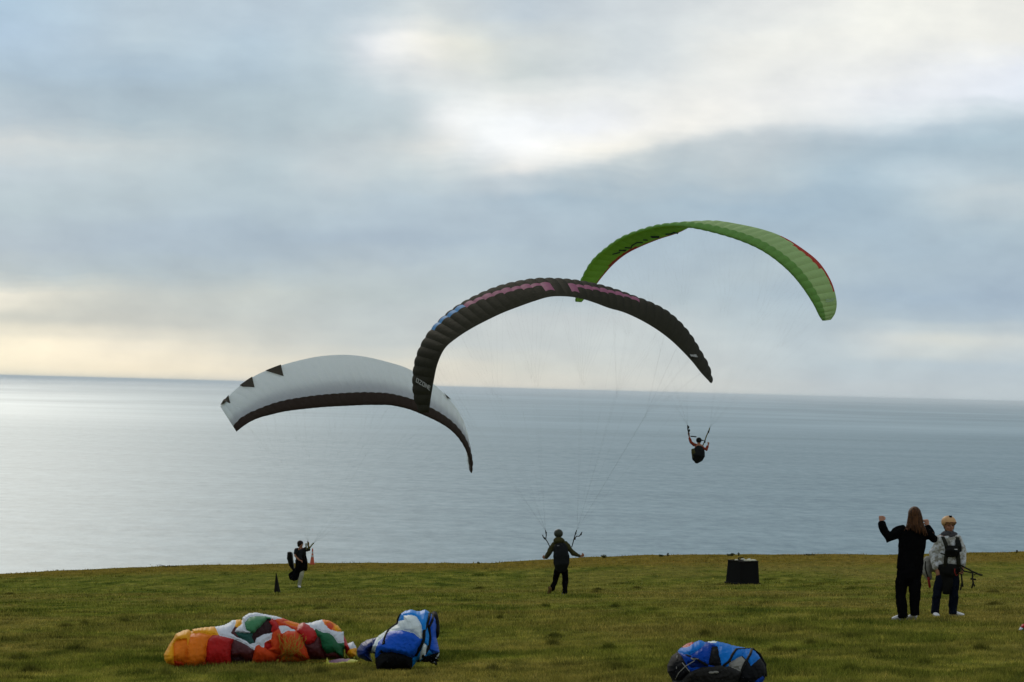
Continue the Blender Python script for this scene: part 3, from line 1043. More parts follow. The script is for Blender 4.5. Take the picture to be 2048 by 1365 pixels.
cn = t.noise(oc, 14.0, 3, 0.6)
t.l.new(t.ramp(cn, [(0.0, (0.16, 0.15, 0.12)), (0.43, (0.22, 0.21, 0.17)), (0.50, (0.40, 0.40, 0.37)), (0.58, (0.52, 0.54, 0.55)), (0.75, (0.30, 0.28, 0.20))], 'LINEAR'), p.inputs['Base Color'])
p.inputs['Roughness'].default_value = 0.8
bb = t.node('ShaderNodeBump'); bb.inputs['Strength'].default_value = 0.5; bb.inputs['Distance'].default_value = 0.04
t.l.new(t.noise(oc, 14.0, 4, 0.6), bb.inputs['Height']); t.l.new(bb.outputs[0], p.inputs['Normal'])


# strands: fine streaks running down the hair
def strands(mt, dark, light):
    t = NT(mt.node_tree)
    p = mt.node_tree.nodes['Principled BSDF']
    sx_, sy_, sz_ = t.sep(t.node('ShaderNodeTexCoord').outputs['Object'])[0:3]
    n_ = t.noise(t.xyz(t.math('MULTIPLY', sx_, 70.0), t.math('MULTIPLY', sy_, 30.0), t.math('MULTIPLY', sz_, 5.0)), 1.0, 4, .65)
    t.l.new(t.ramp(n_, [(.35, dark), (.7, light)]), p.inputs['Base Color'])


strands(M_hair, (0.022, 0.010, 0.005), (0.15, 0.062, 0.022))


class Fig:
    def __init__(s, px, py, y=None):
        s.foot = place(px, py) if y is None else at(px, py, y)
        s.D = s.foot.y
        s.k = s.D / FPX

    def J(s, px, py, dy=0.0):
        return at(px, py, s.D) + Vector((0, dy, 0))


def hand(mb, wrist, direction, palm_n, size=1.0, curl=0.9, thumb_side=1):
    """palm, four unequal fingers bent at their knuckles, thumb from the palm's side"""
    d = Vector(direction).normalized()
    n = Vector(palm_n); n = (n - d * n.dot(d)).normalized()      # palm side
    s_ = d.cross(n).normalized() * thumb_side
    w_ = Vector(wrist)
    chain(mb, [w_ - d * .02, w_ + d * .045 * size, w_ + d * .088 * size], [(.024 * size, .017 * size), (.038 * size, .015 * size), (.040 * size, .013 * size)], side=s_, n=10)
    for i, (off, ln) in enumerate(((.030, .070), (.010, .080), (-.011, .074), (-.030, .058))):
        b = w_ + d * (.080 * size) + s_ * (off * size)
        pts = [b]; a = 0.25 * curl; seg = ln * size
        for j, fr in enumerate((.45, .32, .26)):
            a += curl * (.55, .75, .5)[j]
            dd = d * math.cos(a) + n * math.sin(a)
            pts.append(pts[-1] + dd * seg * fr * 1.1)
        chain(mb, pts, [.0098 * size, .0092 * size, .0085 * size, .0075 * size], side=s_, n=8, cap=.9)
    b = w_ + d * .028 * size + s_ * .026 * size
    q1 = b + (d * .45 + s_ * .55 + n * .45).normalized() * .038 * size
    q2 = q1 + (d * .75 + s_ * .0 + n * .65).normalized() * .030 * size
    q3 = q2 + (d * .6 - s_ * .35 + n * .6).normalized() * .022 * size
    chain(mb, [b, q1, q2, q3], [.014 * size, .0115 * size, .010 * size, .0085 * size], side=n, n=8, cap=.9)


def head(mb, c, face, up=(0, 0, 1), s=1.0):
    f = Vector(face).normalized(); u = Vector(up); u = (u - f * u.dot(f)).normalized(); r = f.cross(u)
    R = Matrix((r, f, u)).transposed()
    c = Vector(c)
    ell(mb, c + u * .022 * s - f * .008 * s, (.076 * s, .094 * s, .092 * s), R)
    ell(mb, c - u * .045 * s + f * .018 * s, (.058 * s, .068 * s, .066 * s), R)
    ell(mb, c - u * .092 * s + f * .050 * s, (.026 * s, .026 * s, .020 * s), R)
    chain(mb, [c + u * .010 * s + f * .083 * s, c - u * .026 * s + f * .104 * s, c - u * .034 * s + f * .092 * s], [.008 * s, .013 * s, .011 * s], side=r, n=8)
    for q in (-1, 1):
        ell(mb, c - u * .012 * s + r * q * .077 * s - f * .004 * s, (.010 * s, .020 * s, .031 * s), R)
        ell(mb, c - u * .030 * s + r * q * .038 * s + f * .062 * s, (.022 * s, .020 * s, .018 * s), R)
        ell(mb, c + u * .016 * s + r * q * .032 * s + f * .076 * s, (.022 * s, .010 * s, .008 * s), R)
    return R


def shoe(fig_root, heel, toe, name, mat, h=.075, w_=.048, sole=M_sole):
    heel = Vector(heel); toe = Vector(toe)
    d = toe - heel; L = d.length; d.normalize()
    side = d.cross(Vector((0, 0, 1))).normalized(); up = side.cross(d).normalized()
    mb = MB()
    chain(mb, [heel + up * .050, heel + d * L * .22 + up * .055, heel + d * L * .5 + up * .042, heel + d * L * .8 + up * .030, heel + d * L * .97 + up * .024],
          [(.032, .036), (.038, .042), (.043, .033), (.047, .023), (.034, .016)], side=side, n=12, cap=.5)
    chain(mb, [heel + d * L * .14 + up * .06, heel + d * L * .12 + up * (.06 + h * .6)], [.040, .043], side=side, n=12, cap=.1)
    o = mb.build(name, mat, fig_root, remesh=.009, it=2)
    mb = MB()
    vs = []; n = 16
    for z in (0, .020):
        for j in range(n):
            a = 2 * math.pi * j / n
            fx = math.cos(a) * .53 * L + L * .5; wy = math.sin(a) * (.045 if fx > L * .5 else .036)
            vs.append(heel + d * fx + side * wy + up * z)
    mb.add(vs, [tuple(range(n - 1, -1, -1)), tuple(n + j for j in range(n))] + [(j, (j + 1) % n, n + (j + 1) % n, n + j) for j in range(n)])
    mb.build('sole', sole, o, smooth=False, origin=parent_origin(fig_root))
    return o


def strap(root, name, pts, w_=.02, th=.006, mat=None, side=(1, 0, 0)):
    mb = MB()
    chain(mb, pts, [(w_, th)] * len(pts), side=side, n=8, cap=.2)
    return mb.build(name, mat or M_web, root)


def crumple(o, amp=.012, sc=9.0, sx=1.0, sz=.55, seed=3):
    me = o.data; n = len(me.vertices)
    co = np.empty(n * 3, np.float32); me.vertices.foreach_get('co', co); co = co.reshape(-1, 3)
    no = np.empty(n * 3, np.float32); me.vertex_normals.foreach_get('vector', no) if hasattr(me, 'vertex_normals') else me.vertices.foreach_get('normal', no)
    no = no.reshape(-1, 3)
    a = fbm(co[:, 0] * sc * sx + co[:, 1] * sc * .7, co[:, 2] * sc * sz + co[:, 1] * 3, seed, 3)
    b = fbm(co[:, 0] * sc * .5 - co[:, 2] * sc * .8, co[:, 1] * sc + co[:, 2] * sc * .5, seed + 5, 3)
    r = (1 - 2 * np.abs(a)) * .6 + b
    co += no * ((r - .45) * amp)[:, None]
    me.vertices.foreach_set('co', co.ravel()); me.update()
    return o


# ---- woman with long auburn hair, back to the camera, both arms raised
fg = Fig(1814, 1241)
D = fg.D
K = lambda x, y, dy=0.0: fg.J(x, y, dy)
r1 = empty('person', fg.foot, 'long-haired person in black seen from behind, arms raised, white trainers', 'person', None)
s_ = fg.k / (36.0 / FPX)
neck = K(1828, 1050, 0)
mb = MB()
head(mb, K(1829, 1031, .02), (0.15, 1, -.05), s=1.02 * s_)
chain(mb, [K(1829, 1040, 0), K(1827, 1058, 0)], [.055, .065])
chain(mb, [K(1826, 1060), K(1825, 1090), K(1822, 1125), K(1819, 1152)], [(.17, .09), (.17, .115), (.15, .105), (.165, .115)])
LW, LE_, LS = K(1766, 1046, .16), K(1777, 1075, .05), K(1800, 1059, 0)
RW, RE_, RS = K(1858.5, 1053.5, .14), K(1868, 1077, .02), K(1850, 1061, 0)
chain(mb, [LS, LE_, LW], [.050, .040, .027]); chain(mb, [RS, RE_, RW], [.050, .040, .027])
hand(mb, LW, Vector((.0, .02, .1)), (.25, .9, 0), 1.0, 1.5, -1)
hand(mb, RW, Vector((-.02, .02, .1)), (-.25, .9, 0), 1.0, 1.2, 1)
for a, b, c in (((1808, 1150), (1802, 1190), (1806, 1232)), ((1829, 1150), (1829, 1190), (1830.5, 1228))):
    chain(mb, [K(*a), K(*b), K(*c)], [.065, .048, .036])
mb.build('body', M_skin, r1, remesh=.0085, it=2)
mb = MB()
chain(mb, [K(1828, 1056), K(1827, 1063), K(1825.5, 1080), K(1824, 1100), K(1821, 1122), K(1819, 1140)],
      [(.10, .075), (.185, .11), (.205, .135), (.198, .14), (.195, .14), (.195, .145)], cap=.25, n=18)
chain(mb, [K(1806, 1060), K(1790, 1068, .02), K(1778, 1075.5, .05), K(1770, 1062, .10), K(1766, 1047.5, .15)], [.090, .088, .084, .072, .055], side=(0, 1, 0))
chain(mb, [K(1846, 1061), K(1859, 1070, .0), K(1868.5, 1078.5, .03), K(1864.5, 1068, .09), K(1859.5, 1056, .13)], [.082, .078, .072, .062, .050], side=(0, 1, 0))
crumple(mb.build('jacket', M_bjack, r1, remesh=.012), .016)
mb = MB()
ell(mb, K(1818, 1155), (.13, .13, .075))
chain(mb, [K(1819, 1132), K(1818.5, 1146), K(1818, 1154)], [(.180, .13), (.186, .145), (.178, .14)], cap=.4, n=16)
chain(mb, [K(1808, 1148), K(1803, 1170, .02), K(1801.5, 1192, .03), K(1804, 1215), K(1806.5, 1236)], [(.100, .12), (.088, .10), (.074, .085), (.070, .08), (.072, .09)], cap=.1)
chain(mb, [K(1828, 1148), K(1829, 1170, -.02), K(1829, 1192, -.03), K(1829.5, 1212), K(1830.5, 1231)], [(.100, .12), (.088, .10), (.073, .085), (.066, .08), (.068, .09)], cap=.1)
crumple(mb.build('trousers', M_btrou, r1, remesh=.012), .018, sz=.9, seed=9)
gz = lambda v: Vector((v.x, v.y, float(ground_h(v.x, v.y))))
h0 = gz(K(1810, 1243, .05)); shoe(r1, h0, gz(K(1786, 1246, .10)) + Vector((0, .0, .004)), 'shoe', M_shoe)
h0 = gz(K(1835, 1238, .12)); shoe(r1, h0, gz(K(1816, 1240, .22)), 'shoe', M_shoe)
# hair: cap plus long uneven locks down to the shoulder blades
mb = MB()
ell(mb, K(1829, 1028, -.005), (.098 * s_, .112 * s_, .112 * s_), n=20, mm=12)
rr = random.Random(5)
for i in range(52):
    a = (i / 51.0) * 2 - 1
    x0 = 1829 + 9.5 * a
    sp = 1.0 + .5 * rr.random()
    dyb = -.085 * math.sqrt(max(0, 1 - a * a * .8)) - .01
    xb = 1829 + 17.5 * a * sp * .95 + (3 if a > .3 else 0) + rr.uniform(-1.5, 1.5)
    yb = 1062 + rr.uniform(-7, 6) + (6 if a > .2 else -1) - 5 * abs(a) * (a < 0)
    chain(mb, [K(x0, 1022, dyb * .6), K(1829 + 12.5 * a, 1034, dyb * 1.1), K(1829 + 15 * a, 1047, dyb * 1.15), K((xb + 1829 + 16 * a) / 2, (yb + 1049) / 2, dyb * 1.15 - .03), K(xb, yb, dyb * 1.1 - .035)],
          [.016, .017, .014, .009, .003], n=6, cap=.5)
mb.build('hair', M_hair, r1)

# ---- standing person in amber helmet and camouflage jacket, facing the camera
fg = Fig(1888, 1233.5)
K = lambda x, y, dy=0.0: fg.J(x, y, dy)
r2 = empty('person', fg.foot, 'person in amber helmet and grey camouflage jacket, wearing chest pack, facing the camera', 'person', None)
q = fg.k
fd = Vector((.22, -1, .02))
mb = MB()
HC = K(1897.5, 1051.5, -.01)
R3 = head(mb, HC, fd, s=1.02)
chain(mb, [K(1896.5, 1056), K(1897, 1072)], [.055, .065])
chain(mb, [K(1898, 1074), K(1898, 1095), K(1897, 1120), K(1897, 1140)], [(.17, .09), (.165, .11), (.15, .105), (.16, .11)])
chain(mb, [K(1881, 1079), K(1868.5, 1107, .03), K(1871.5, 1136, -.05)], [.048, .038, .027])
chain(mb, [K(1916, 1079), K(1924, 1108, .03), K(1924.5, 1133, -.05)], [.048, .038, .027])
hand(mb, K(1872, 1138, -.05), Vector((.25, -.15, -1)), (.7, .5, 0), 1.05, .5, 1)
hand(mb, K(1924, 1136, -.05), Vector((-.1, -.15, -1)), (-.9, -.3, 0), 1.0, 1.2, -1)
for a, b, c in (((1888, 1140), (1875, 1185), (1871, 1228)), ((1907, 1140), (1907, 1185), (1906, 1228))):
    chain(mb, [K(*a), K(*b), K(*c)], [.085, .055, .038])
mb.build('body', M_skin2, r2, remesh=.0085, it=2)
fr = R3.col[0].copy(); ff = R3.col[1].copy(); fu = R3.col[2].copy()
for sg in (-1, 1):
    mb = MB(); ell(mb, HC + fu * .002 + fr * sg * .032 + ff * .081, (.013, .008, .007), R3, 8, 6); mb.build('eye', M_eye, r2)
mb = MB(); ell(mb, HC - fu * .066 + ff * .084, (.024, .009, .008), R3, 8, 6); mb.build('mouth', M_lip, r2)
mb = MB()
for zz, rx, ry in ((0, 0, 0),):
    ell(mb, HC + fu * .055 - ff * .012, (.112, .132, .100), R3, n=24, mm=12)
hv = [(v, f_) for v, f_ in ((mb.v, mb.f),)][0]
cut = []
for f_ in mb.f:
    c_ = sum((Vector(mb.v[i]) for i in f_), Vector()) / len(f_)
    rel = c_ - HC
    if rel.dot(fu) > .030 + (.012 if rel.dot(ff) > .045 else (-.075 if rel.dot(ff) < .0 else -.03)): cut.append(f_)
mb.f = cut; mb.m = [0] * len(cut)
hel = mb.build('helmet', M_ohelm, r2)
so = hel.modifiers.new('shell', 'SOLIDIFY'); so.thickness = .014; so.offset = -1
mb = MB(); chain(mb, [HC + fu * .046 + ff * .085 - fr * .085, HC + fu * .048 + ff * .122, HC + fu * .046 + ff * .085 + fr * .085], [(.010, .016)] * 3, side=fu, n=8); mb.build('peak', cloth('dark_rust_trim', (.10, .035, .015), .6), hel, origin=fg.foot)
mb = MB(); box(mb, HC + fu * .138 + ff * .055, (.020, .020, .020), R3); ell(mb, HC + fu * .138 + ff * .078, (.012, .010, .012), R3, 8, 6); bevel(mb.build('action_camera', M_ink, hel, False, origin=fg.foot), .004)
for sg in (-1, 1):
    mb = MB(); chain(mb, [HC + fr * sg * .088 + fu * .030, HC + fr * sg * .083 - fu * .04 + ff * .01, HC + fr * sg * .045 - fu * .108 + ff * .045], [(.004, .009)] * 3, side=fr, n=6); mb.build('chin_strap', M_web, hel, origin=fg.foot)
mb = MB(); ell(mb, K(1898, 1070, .0), (.135, .10, .075)); chain(mb, [K(1898, 1061.5, -.015), K(1898, 1066, -.01), K(1898, 1073.5)], [(.068, .075), (.084, .088), (.105, .100)], n=16, cap=.2)
crumple(mb.build('neck_gaiter', M_grey, r2, remesh=.010), .012, 20)
mb = MB()
chain(mb, [K(1898, 1070), K(1898, 1077), K(1898.5, 1092), K(1898, 1110), K(1897, 1130)], [(.115, .095), (.182, .120), (.195, .140), (.185, .140), (.180, .145)], n=18, cap=.2)
chain(mb, [K(1883, 1077), K(1875, 1092, .02), K(1869, 1106, .03), K(1869.5, 1122, 0), K(1871.5, 1135, -.045)], [.080, .074, .070, .062, .052])
chain(mb, [K(1913, 1077), K(1920.5, 1092, .02), K(1925, 1107, .03), K(1926, 1121, 0), K(1925, 1132, -.045)], [.080, .074, .068, .060, .052])
chain(mb, [K(1883, 1071, .05), K(1889, 1068, .02), K(1896, 1082, -.12), K(1907, 1068, .02), K(1911, 1071, .05)], [.030] * 5, n=8)
crumple(mb.build('jacket', M_camo, r2, remesh=.012), .024, seed=12)
mb = MB()
chain(mb, [K(1896.5, 1128), K(1896.5, 1140), K(1896, 1148)], [(.165, .13), (.175, .135), (.17, .12)], n=16, cap=.2)
chain(mb, [K(1886, 1142), K(1879, 1165, -.02), K(1874, 1187, -.03), K(1871.5, 1208), K(1870.5, 1229)], [(.095, .11), (.086, .10), (.074, .085), (.068, .08), (.068, .085)], cap=.1)
chain(mb, [K(1906, 1142), K(1907.5, 1165, -.02), K(1907, 1187, -.03), K(1906, 1208), K(1905.5, 1229)], [(.095, .11), (.086, .10), (.074, .085), (.068, .08), (.068, .085)], cap=.1)
crumple(mb.build('trousers', M_navy, r2, remesh=.012), .020, sz=.9, seed=19)
shoe(r2, gz(K(1869, 1231, .06)), gz(K(1871, 1236, -.20)), 'shoe', M_shoe)
shoe(r2, gz(K(1902, 1232, .05)), gz(K(1927, 1236, -.06)), 'shoe', M_shoe)
# harness pieces worn over the jacket
mb = MB()
chain(mb, [K(1902, 1092, -.16), K(1901, 1100, -.185), K(1901, 1111, -.165)], [(.100, .030), (.108, .045), (.100, .035)], n=14, cap=.4)
cp = crumple(mb.build('chest_pack', M_ink, r2, remesh=.010), .010, 16)
mb = MB(); box(mb, K(1906.5, 1097.2, -.232), (.022, .004, .006)); mb.build('label_tag', M_wht, cp, False, origin=fg.foot)
strap(r2, 'shoulder_strap', [K(1883, 1070, .05), K(1884.5, 1075, -.09), K(1887.5, 1086, -.155), K(1890.5, 1098, -.155), K(1888, 1118, -.15), K(1887, 1132, -.155)], .030, .010, M_web)
strap(r2, 'shoulder_strap', [K(1911, 1070, .05), K(1912, 1075, -.09), K(1911.5, 1086, -.155), K(1911, 1098, -.150), K(1913, 1118, -.15), K(1914, 1132, -.155)], .034, .010, M_web)
strap(r2, 'side_strap', [K(1878.5, 1106, -.11), K(1884, 1107.5, -.155), K(1892, 1110, -.165)], .010, .006, M_web, (0, 0, 1))
mb = MB()
chain(mb, [K(1912, 1080, -.14), K(1914, 1092, -.165), K(1915, 1102, -.150)], [(.038, .022), (.048, .030), (.040, .020)], n=12)
mb.build('radio_pouch', M_pack, r2, remesh=.010)
mb = MB()
chain(mb, [K(1896.5, 1131, -.02), K(1896.5, 1140, -.03), K(1894, 1152, -.06)], [(.188, .155), (.190, .165), (.13, .14)], n=18, cap=.2)
chain(mb, [K(1893, 1146, -.10), K(1892, 1165, -.11), K(1890.5, 1182, -.10), K(1890, 1188, -.09)], [(.125, .04), (.092, .035), (.066, .030), (.062, .025)], n=14, cap=.3)
crumple(mb.build('harness_seat', M_ink, r2, remesh=.012), .012, seed=23)
mb = MB()
chain(mb, [K(1862, 1122, .24), K(1858, 1136, .26), K(1859, 1148, .25), K(1864, 1160, .22)], [(.07, .10), (.095, .14), (.085, .13), (.045, .07)], n=14)
chain(mb, [K(1890, 1078, .20), K(1890, 1100, .25), K(1885, 1125, .27), K(1876, 1140, .25)], [(.13, .06), (.15, .10), (.16, .12), (.12, .10)], n=14)
bag = crumple(mb.build('harness_back', M_pale, r2, remesh=.012), .020, seed=31)
strap(bag, 'trim_strap', [K(1853.5, 1124, .12), K(1853, 1138, .115), K(1857, 1152, .12), K(1860.5, 1160, .14)], .010, .006, M_web)
strap(r2, 'leg_strap', [K(1859.5, 1156, .12), K(1861, 1166, .13), K(1862.5, 1177, .12)], .020, .010, M_redw)
for pts in ([(1912, 1126, -.15), (1917, 1129, -.16), (1930, 1136, -.18), (1941, 1142, -.2), (1952, 1147, -.2), (1960, 1149, -.2)],
            [(1914, 1130, -.15), (1924, 1141, -.18), (1934, 1143, -.2), (1941, 1144, -.2)],
            [(1940.5, 1142, -.2), (1940, 1155, -.2), (1942, 1166, -.2), (1944.5, 1171, -.2)], [(1942, 1162, -.2), (1938.5, 1175, -.2)],
            [(1919, 1147, -.16), (1920, 1160, -.16), (1922, 1172, -.16)], [(1920.5, 1164, -.16), (1917, 1179, -.16)],
            [(1936, 1156, -.2), (1947, 1157.5, -.2)], [(1943, 1148, -.2), (1949, 1146, -.2), (1957, 1149, -.2)]):
    strap(r2, 'riser', [K(*a) for a in pts], .013, .008, M_web)
strap(r2, 'hip_strap', [K(1905, 1136, -.2), K(1904, 1142, -.22), K(1907, 1150, -.2), K(1911, 1148, -.18)], .008, .005, M_redw)

# ---- runner in the middle: back to the camera, arms out, launching the black canopy
fg = Fig(1128, 1190)
K = lambda x, y, dy=0.0: fg.J(x, y, dy)
r4 = empty('person', fg.foot, 'runner in olive jacket and dark helmet with grey black harness on back, arms spread', 'person', 'people handling canopies')
mb = MB()
head(mb, K(1117.5, 1069, .06), (.15, 1, -.25), s=.98)
chain(mb, [K(1117.5, 1074, .03), K(1118, 1084)], [.056, .07])
chain(mb, [K(1119, 1086), K(1121, 1105), K(1123, 1125), K(1123, 1141)], [(.17, .09), (.165, .11), (.15, .105), (.16, .11)])
chain(mb, [K(1107, 1088), K(1099.5, 1104, -.05), K(1092, 1116.5, .04)], [.046, .037, .026])
chain(mb, [K(1132.5, 1089), K(1145, 1106, -.05), K(1161.5, 1113.5, .04)], [.046, .037, .026])
hand(mb, K(1091.5, 1117, .04), Vector((-.9, .1, .45)), (.2, .9, .3), 1.0, 1.4, 1)
hand(mb, K(1162, 1113.3, .04), Vector((.85, .1, .6)), (-.2, .9, .3), 1.0, 1.4, -1)
chain(mb, [K(1116, 1141), K(1110.8, 1162, .12), K(1105, 1176, -.07)], [.07, .048, .034])
chain(mb, [K(1130, 1141), K(1130.5, 1164, .05), K(1129.5, 1185)], [.08, .052, .036])
mb.build('body', M_skin2, r4, remesh=.0085, it=2)
mb = MB()
chain(mb, [K(1118, 1082), K(1119.5, 1088), K(1121, 1104), K(1122.5, 1122), K(1123, 1134)], [(.11, .09), (.185, .12), (.19, .135), (.18, .135), (.18, .135)], n=16, cap=.2)
chain(mb, [K(1110, 1087), K(1103, 1097, -.03), K(1098.5, 1105.5, -.05), K(1092.3, 1115.8, .03)], [.078, .073, .066, .050])
chain(mb, [K(1130, 1087), K(1139.5, 1098.5, -.03), K(1147, 1107.5, -.05), K(1160, 1113, .03)], [.078, .074, .068, .050])
ell(mb, K(1117.8, 1081, -.08), (.155, .13, .095), n=16)
crumple(mb.build('jacket', M_olive, r4, remesh=.012), .020, seed=41)
mb = MB(); ell(mb, K(1117, 1067.5, .03), (.122, .142, .118), n=22, mm=12); chain(mb, [K(1121, 1063.5, .12), K(1125.5, 1066.5, .08)], [(.05, .015), (.02, .01)])
mb.build('helmet', M_helm, r4, remesh=.010)
mb = MB()
chain(mb, [K(1123, 1131), K(1122.5, 1145)], [(.17, .13), (.178, .13)], n=16, cap=.2)
chain(mb, [K(1115.5, 1140), K(1112.5, 1152, .06), K(1110.8, 1162, .12), K(1106.5, 1172, 0), K(1104, 1177, -.10)], [(.10, .11), (.092, .10), (.080, .09), (.070, .08), (.082, .09)], cap=.1)
chain(mb, [K(1130, 1140), K(1130.5, 1158, .04), K(1130, 1168, .04), K(1129.5, 1187)], [(.10, .11), (.088, .10), (.078, .09), (.070, .08)], cap=.1)
crumple(mb.build('trousers', M_btrou, r4, remesh=.012), .018, seed=43)
shoe(r4, K(1102.5, 1177, -.20), K(1097, 1190, -.10), 'shoe', M_brown, sole=M_brown)
h0 = gz(K(1129, 1189.5, .02)); shoe(r4, h0, gz(K(1126, 1189, .22)), 'shoe', M_ink)
mb = MB()
chain(mb, [K(1119.5, 1089.5, -.16), K(1120.5, 1095, -.21), K(1122, 1110, -.25), K(1122.5, 1126, -.25), K(1122, 1138, -.18)], [(.155, .08), (.19, .12), (.215, .15), (.215, .16), (.155, .12)], n=18, cap=.5)
pk = crumple(mb.build('harness', M_pack, r4, remesh=.012), .014, seed=47)
mb = MB(); box(mb, K(1116.5, 1091.5, -.275), (.026, .006, .018)); mb.build('badge', M_wht, pk, False, origin=fg.foot)
strap(pk, 'side_strap', [K(1109, 1092, -.2), K(1107.5, 1112, -.27), K(1110, 1132, -.27)], .012, .008, M_web)
strap(pk, 'side_strap', [K(1131, 1092, -.2), K(1135.5, 1112, -.27), K(1133, 1132, -.27)], .012, .008, M_web)
LH = (K(1099.5, 1093, 0), K(1091.5, 1079, .0)); RH = (K(1143.8, 1094, 0), K(1152, 1076, .0))
for pts in ([(1099.5, 1094), (1096, 1086), (1091.6, 1079), (1092.6, 1070), (1091, 1061)], [(1091.8, 1079.5), (1087, 1075.5), (1085, 1070)],
            [(1143.5, 1094.5), (1146.5, 1084), (1149, 1074), (1153.5, 1060.5)], [(1148, 1079.5), (1153, 1073), (1158, 1073), (1162, 1069), (1164, 1064.5)]):
    strap(rootB, 'riser', [K(*a) for a in pts], .013, .007, M_web)
for a in ((1092.2, 1066), (1089, 1077), (1151.5, 1067), (1150, 1078), (1162, 1069)):
    mb = MB(); ell(mb, K(*a), (.022, .018, .032), n=8, mm=6); mb.build('line_buckle', M_web, rootB)
rig(wB, rootB, K(1091, 1061), K(1154, 1060.5), M_line)

# ---- leftmost runner facing right, harness pod swinging behind
fg = Fig(597.5, 1175.5)
K = lambda x, y, dy=0.0: fg.J(x, y, dy)
r5 = empty('person', fg.foot, 'leftmost runner in dark short-sleeved top and pale trousers, one hand raised beside the orange cone', 'person', 'people handling canopies')
mb = MB()
HL = K(601.5, 1089.5, -.03)
R5 = head(mb, HL, (.75, -.65, -.3), s=.98)
chain(mb, [K(601, 1092), K(601.5, 1098)], [.056, .068])
chain(mb, [K(602, 1099), K(602, 1112), K(602, 1124), K(602, 1136)], [(.17, .10), (.165, .11), (.15, .105), (.16, .11)])
chain(mb, [K(591.5, 1099, -.03), K(590.8, 1112, -.10), K(599.5, 1119.5, -.22)], [.050, .038, .028])
chain(mb, [K(611, 1098, .02), K(618.3, 1101.5, -.02), K(617.3, 1091.5, -.06)], [.048, .038, .028])
hand(mb, K(600, 1119.8, -.22), Vector((.9, -.2, -.25)), (0, .3, -1), 1.0, .8, 1)
hand(mb, K(617.3, 1091, -.06), Vector((-.05, -.1, 1)), (-.5, -.8, 0), 1.0, .5, -1)
chain(mb, [K(604, 1136), K(603, 1150, -.08), K(598.5, 1170, .02)], [.085, .055, .038])
chain(mb, [K(600, 1136), K(592, 1153, .0), K(588, 1160, .32)], [.085, .055, .038])
mb.build('body', M_skin2, r5, remesh=.0085, it=2)
mb = MB(); ell(mb, HL + Vector((-.020, .015, .045)), (.112, .118, .104), n=18); ell(mb, HL + Vector((-.07, .02, -.02)), (.05, .07, .07))
mb.build('hair', M_dhair, r5, remesh=.010)
mb = MB()
chain(mb, [K(602, 1097), K(602, 1101), K(602, 1112), K(602, 1122), K(602.5, 1132)], [(.11, .09), (.185, .12), (.19, .13), (.185, .13), (.19, .14)], n=16, cap=.2)
chain(mb, [K(593.5, 1099, -.02), K(591.2, 1107.5, -.07)], [.078, .072]); chain(mb, [K(609.5, 1098, .01), K(616, 1101, -.01), K(618, 1100, -.03), K(617.6, 1094, -.05)], [.074, .066, .060, .046])
crumple(mb.build('top', M_dtee, r5, remesh=.012), .016, seed=51)
mb = MB()
chain(mb, [K(603, 1128), K(604.5, 1134)], [(.175, .13), (.16, .12)], n=16, cap=.2)
chain(mb, [K(606, 1135), K(603.5, 1150, -.07), K(600.5, 1161, -.03), K(598.5, 1171, .02)], [(.092, .10), (.080, .09), (.072, .08), (.068, .07)], cap=.1)
chain(mb, [K(600, 1137), K(592.5, 1152, .0), K(589, 1159, .28)], [(.10, .10), (.080, .09), (.07, .07)], cap=.1)
crumple(mb.build('trousers', M_khaki, r5, remesh=.012), .014, seed=53)
h0 = gz(K(597, 1174, .04)); shoe(r5, h0, gz(K(601, 1175, -.16)), 'shoe', M_shoe)
shoe(r5, K(588, 1160, .30), K(586, 1154, .46), 'shoe', M_shoe)
mb = MB()
chain(mb, [K(578.5, 1106, .14), K(579, 1118, .14), K(582, 1131, .13), K(586, 1141, .12)], [(.085, .10), (.10, .14), (.085, .13), (.03, .05)], n=14, cap=.3)
po = crumple(mb.build('harness_back', M_ink, r5, remesh=.012), .012, seed=57)
strap(po, 'edge_piping', [K(585.2, 1106, .02), K(586, 1118, .0), K(588, 1132, .0), K(589.5, 1144, .0)], .012, .006, M_pale)
mb = MB()
chain(mb, [K(608, 1112, -.05), K(610.5, 1126, -.06), K(611.5, 1140, -.05)], [(.09, .12), (.095, .13), (.06, .08)], n=14)
chain(mb, [K(601.5, 1120, -.13), K(601, 1134, -.11), K(598, 1142, -.10)], [(.20, .06), (.185, .07), (.13, .06)], n=14)
chain(mb, [K(601, 1136, -.02), K(594, 1146, .02), K(588, 1157, .03), K(587, 1161, .04)], [(.17, .12), (.19, .13), (.15, .12), (.06, .06)], n=14, cap=.3)
chain(mb, [K(586, 1146, .03), K(581, 1150, .05), K(584, 1157, .05)], [(.08, .08), (.09, .10), (.10, .09)], n=12)
crumple(mb.build('harness_pod', M_btrou, r5, remesh=.012), .014, seed=59)
strap(r5, 'shoulder_strap', [K(596, 1096, -.08), K(595, 1104, -.15), K(596, 1120, -.17)], .022, .008, M_ink)
strap(r5, 'shoulder_strap', [K(607, 1096, -.08), K(608.5, 1104, -.15), K(609, 1120, -.17)], .022, .008, M_ink)
for pts in ([(618, 1098), (616, 1090), (616.5, 1083.5)], [(613.5, 1100), (612.6, 1092), (612.2, 1087)], [(618.5, 1098), (622.3, 1092.5), (624.5, 1089.5), (628, 1086)]):
    strap(rootW, 'riser', [K(a[0], a[1], -.1) for a in pts], .024, .008, M_webY)
rig(wW, rootW, K(616.5, 1083.5, -.1), K(628, 1086, -.1), M_line)

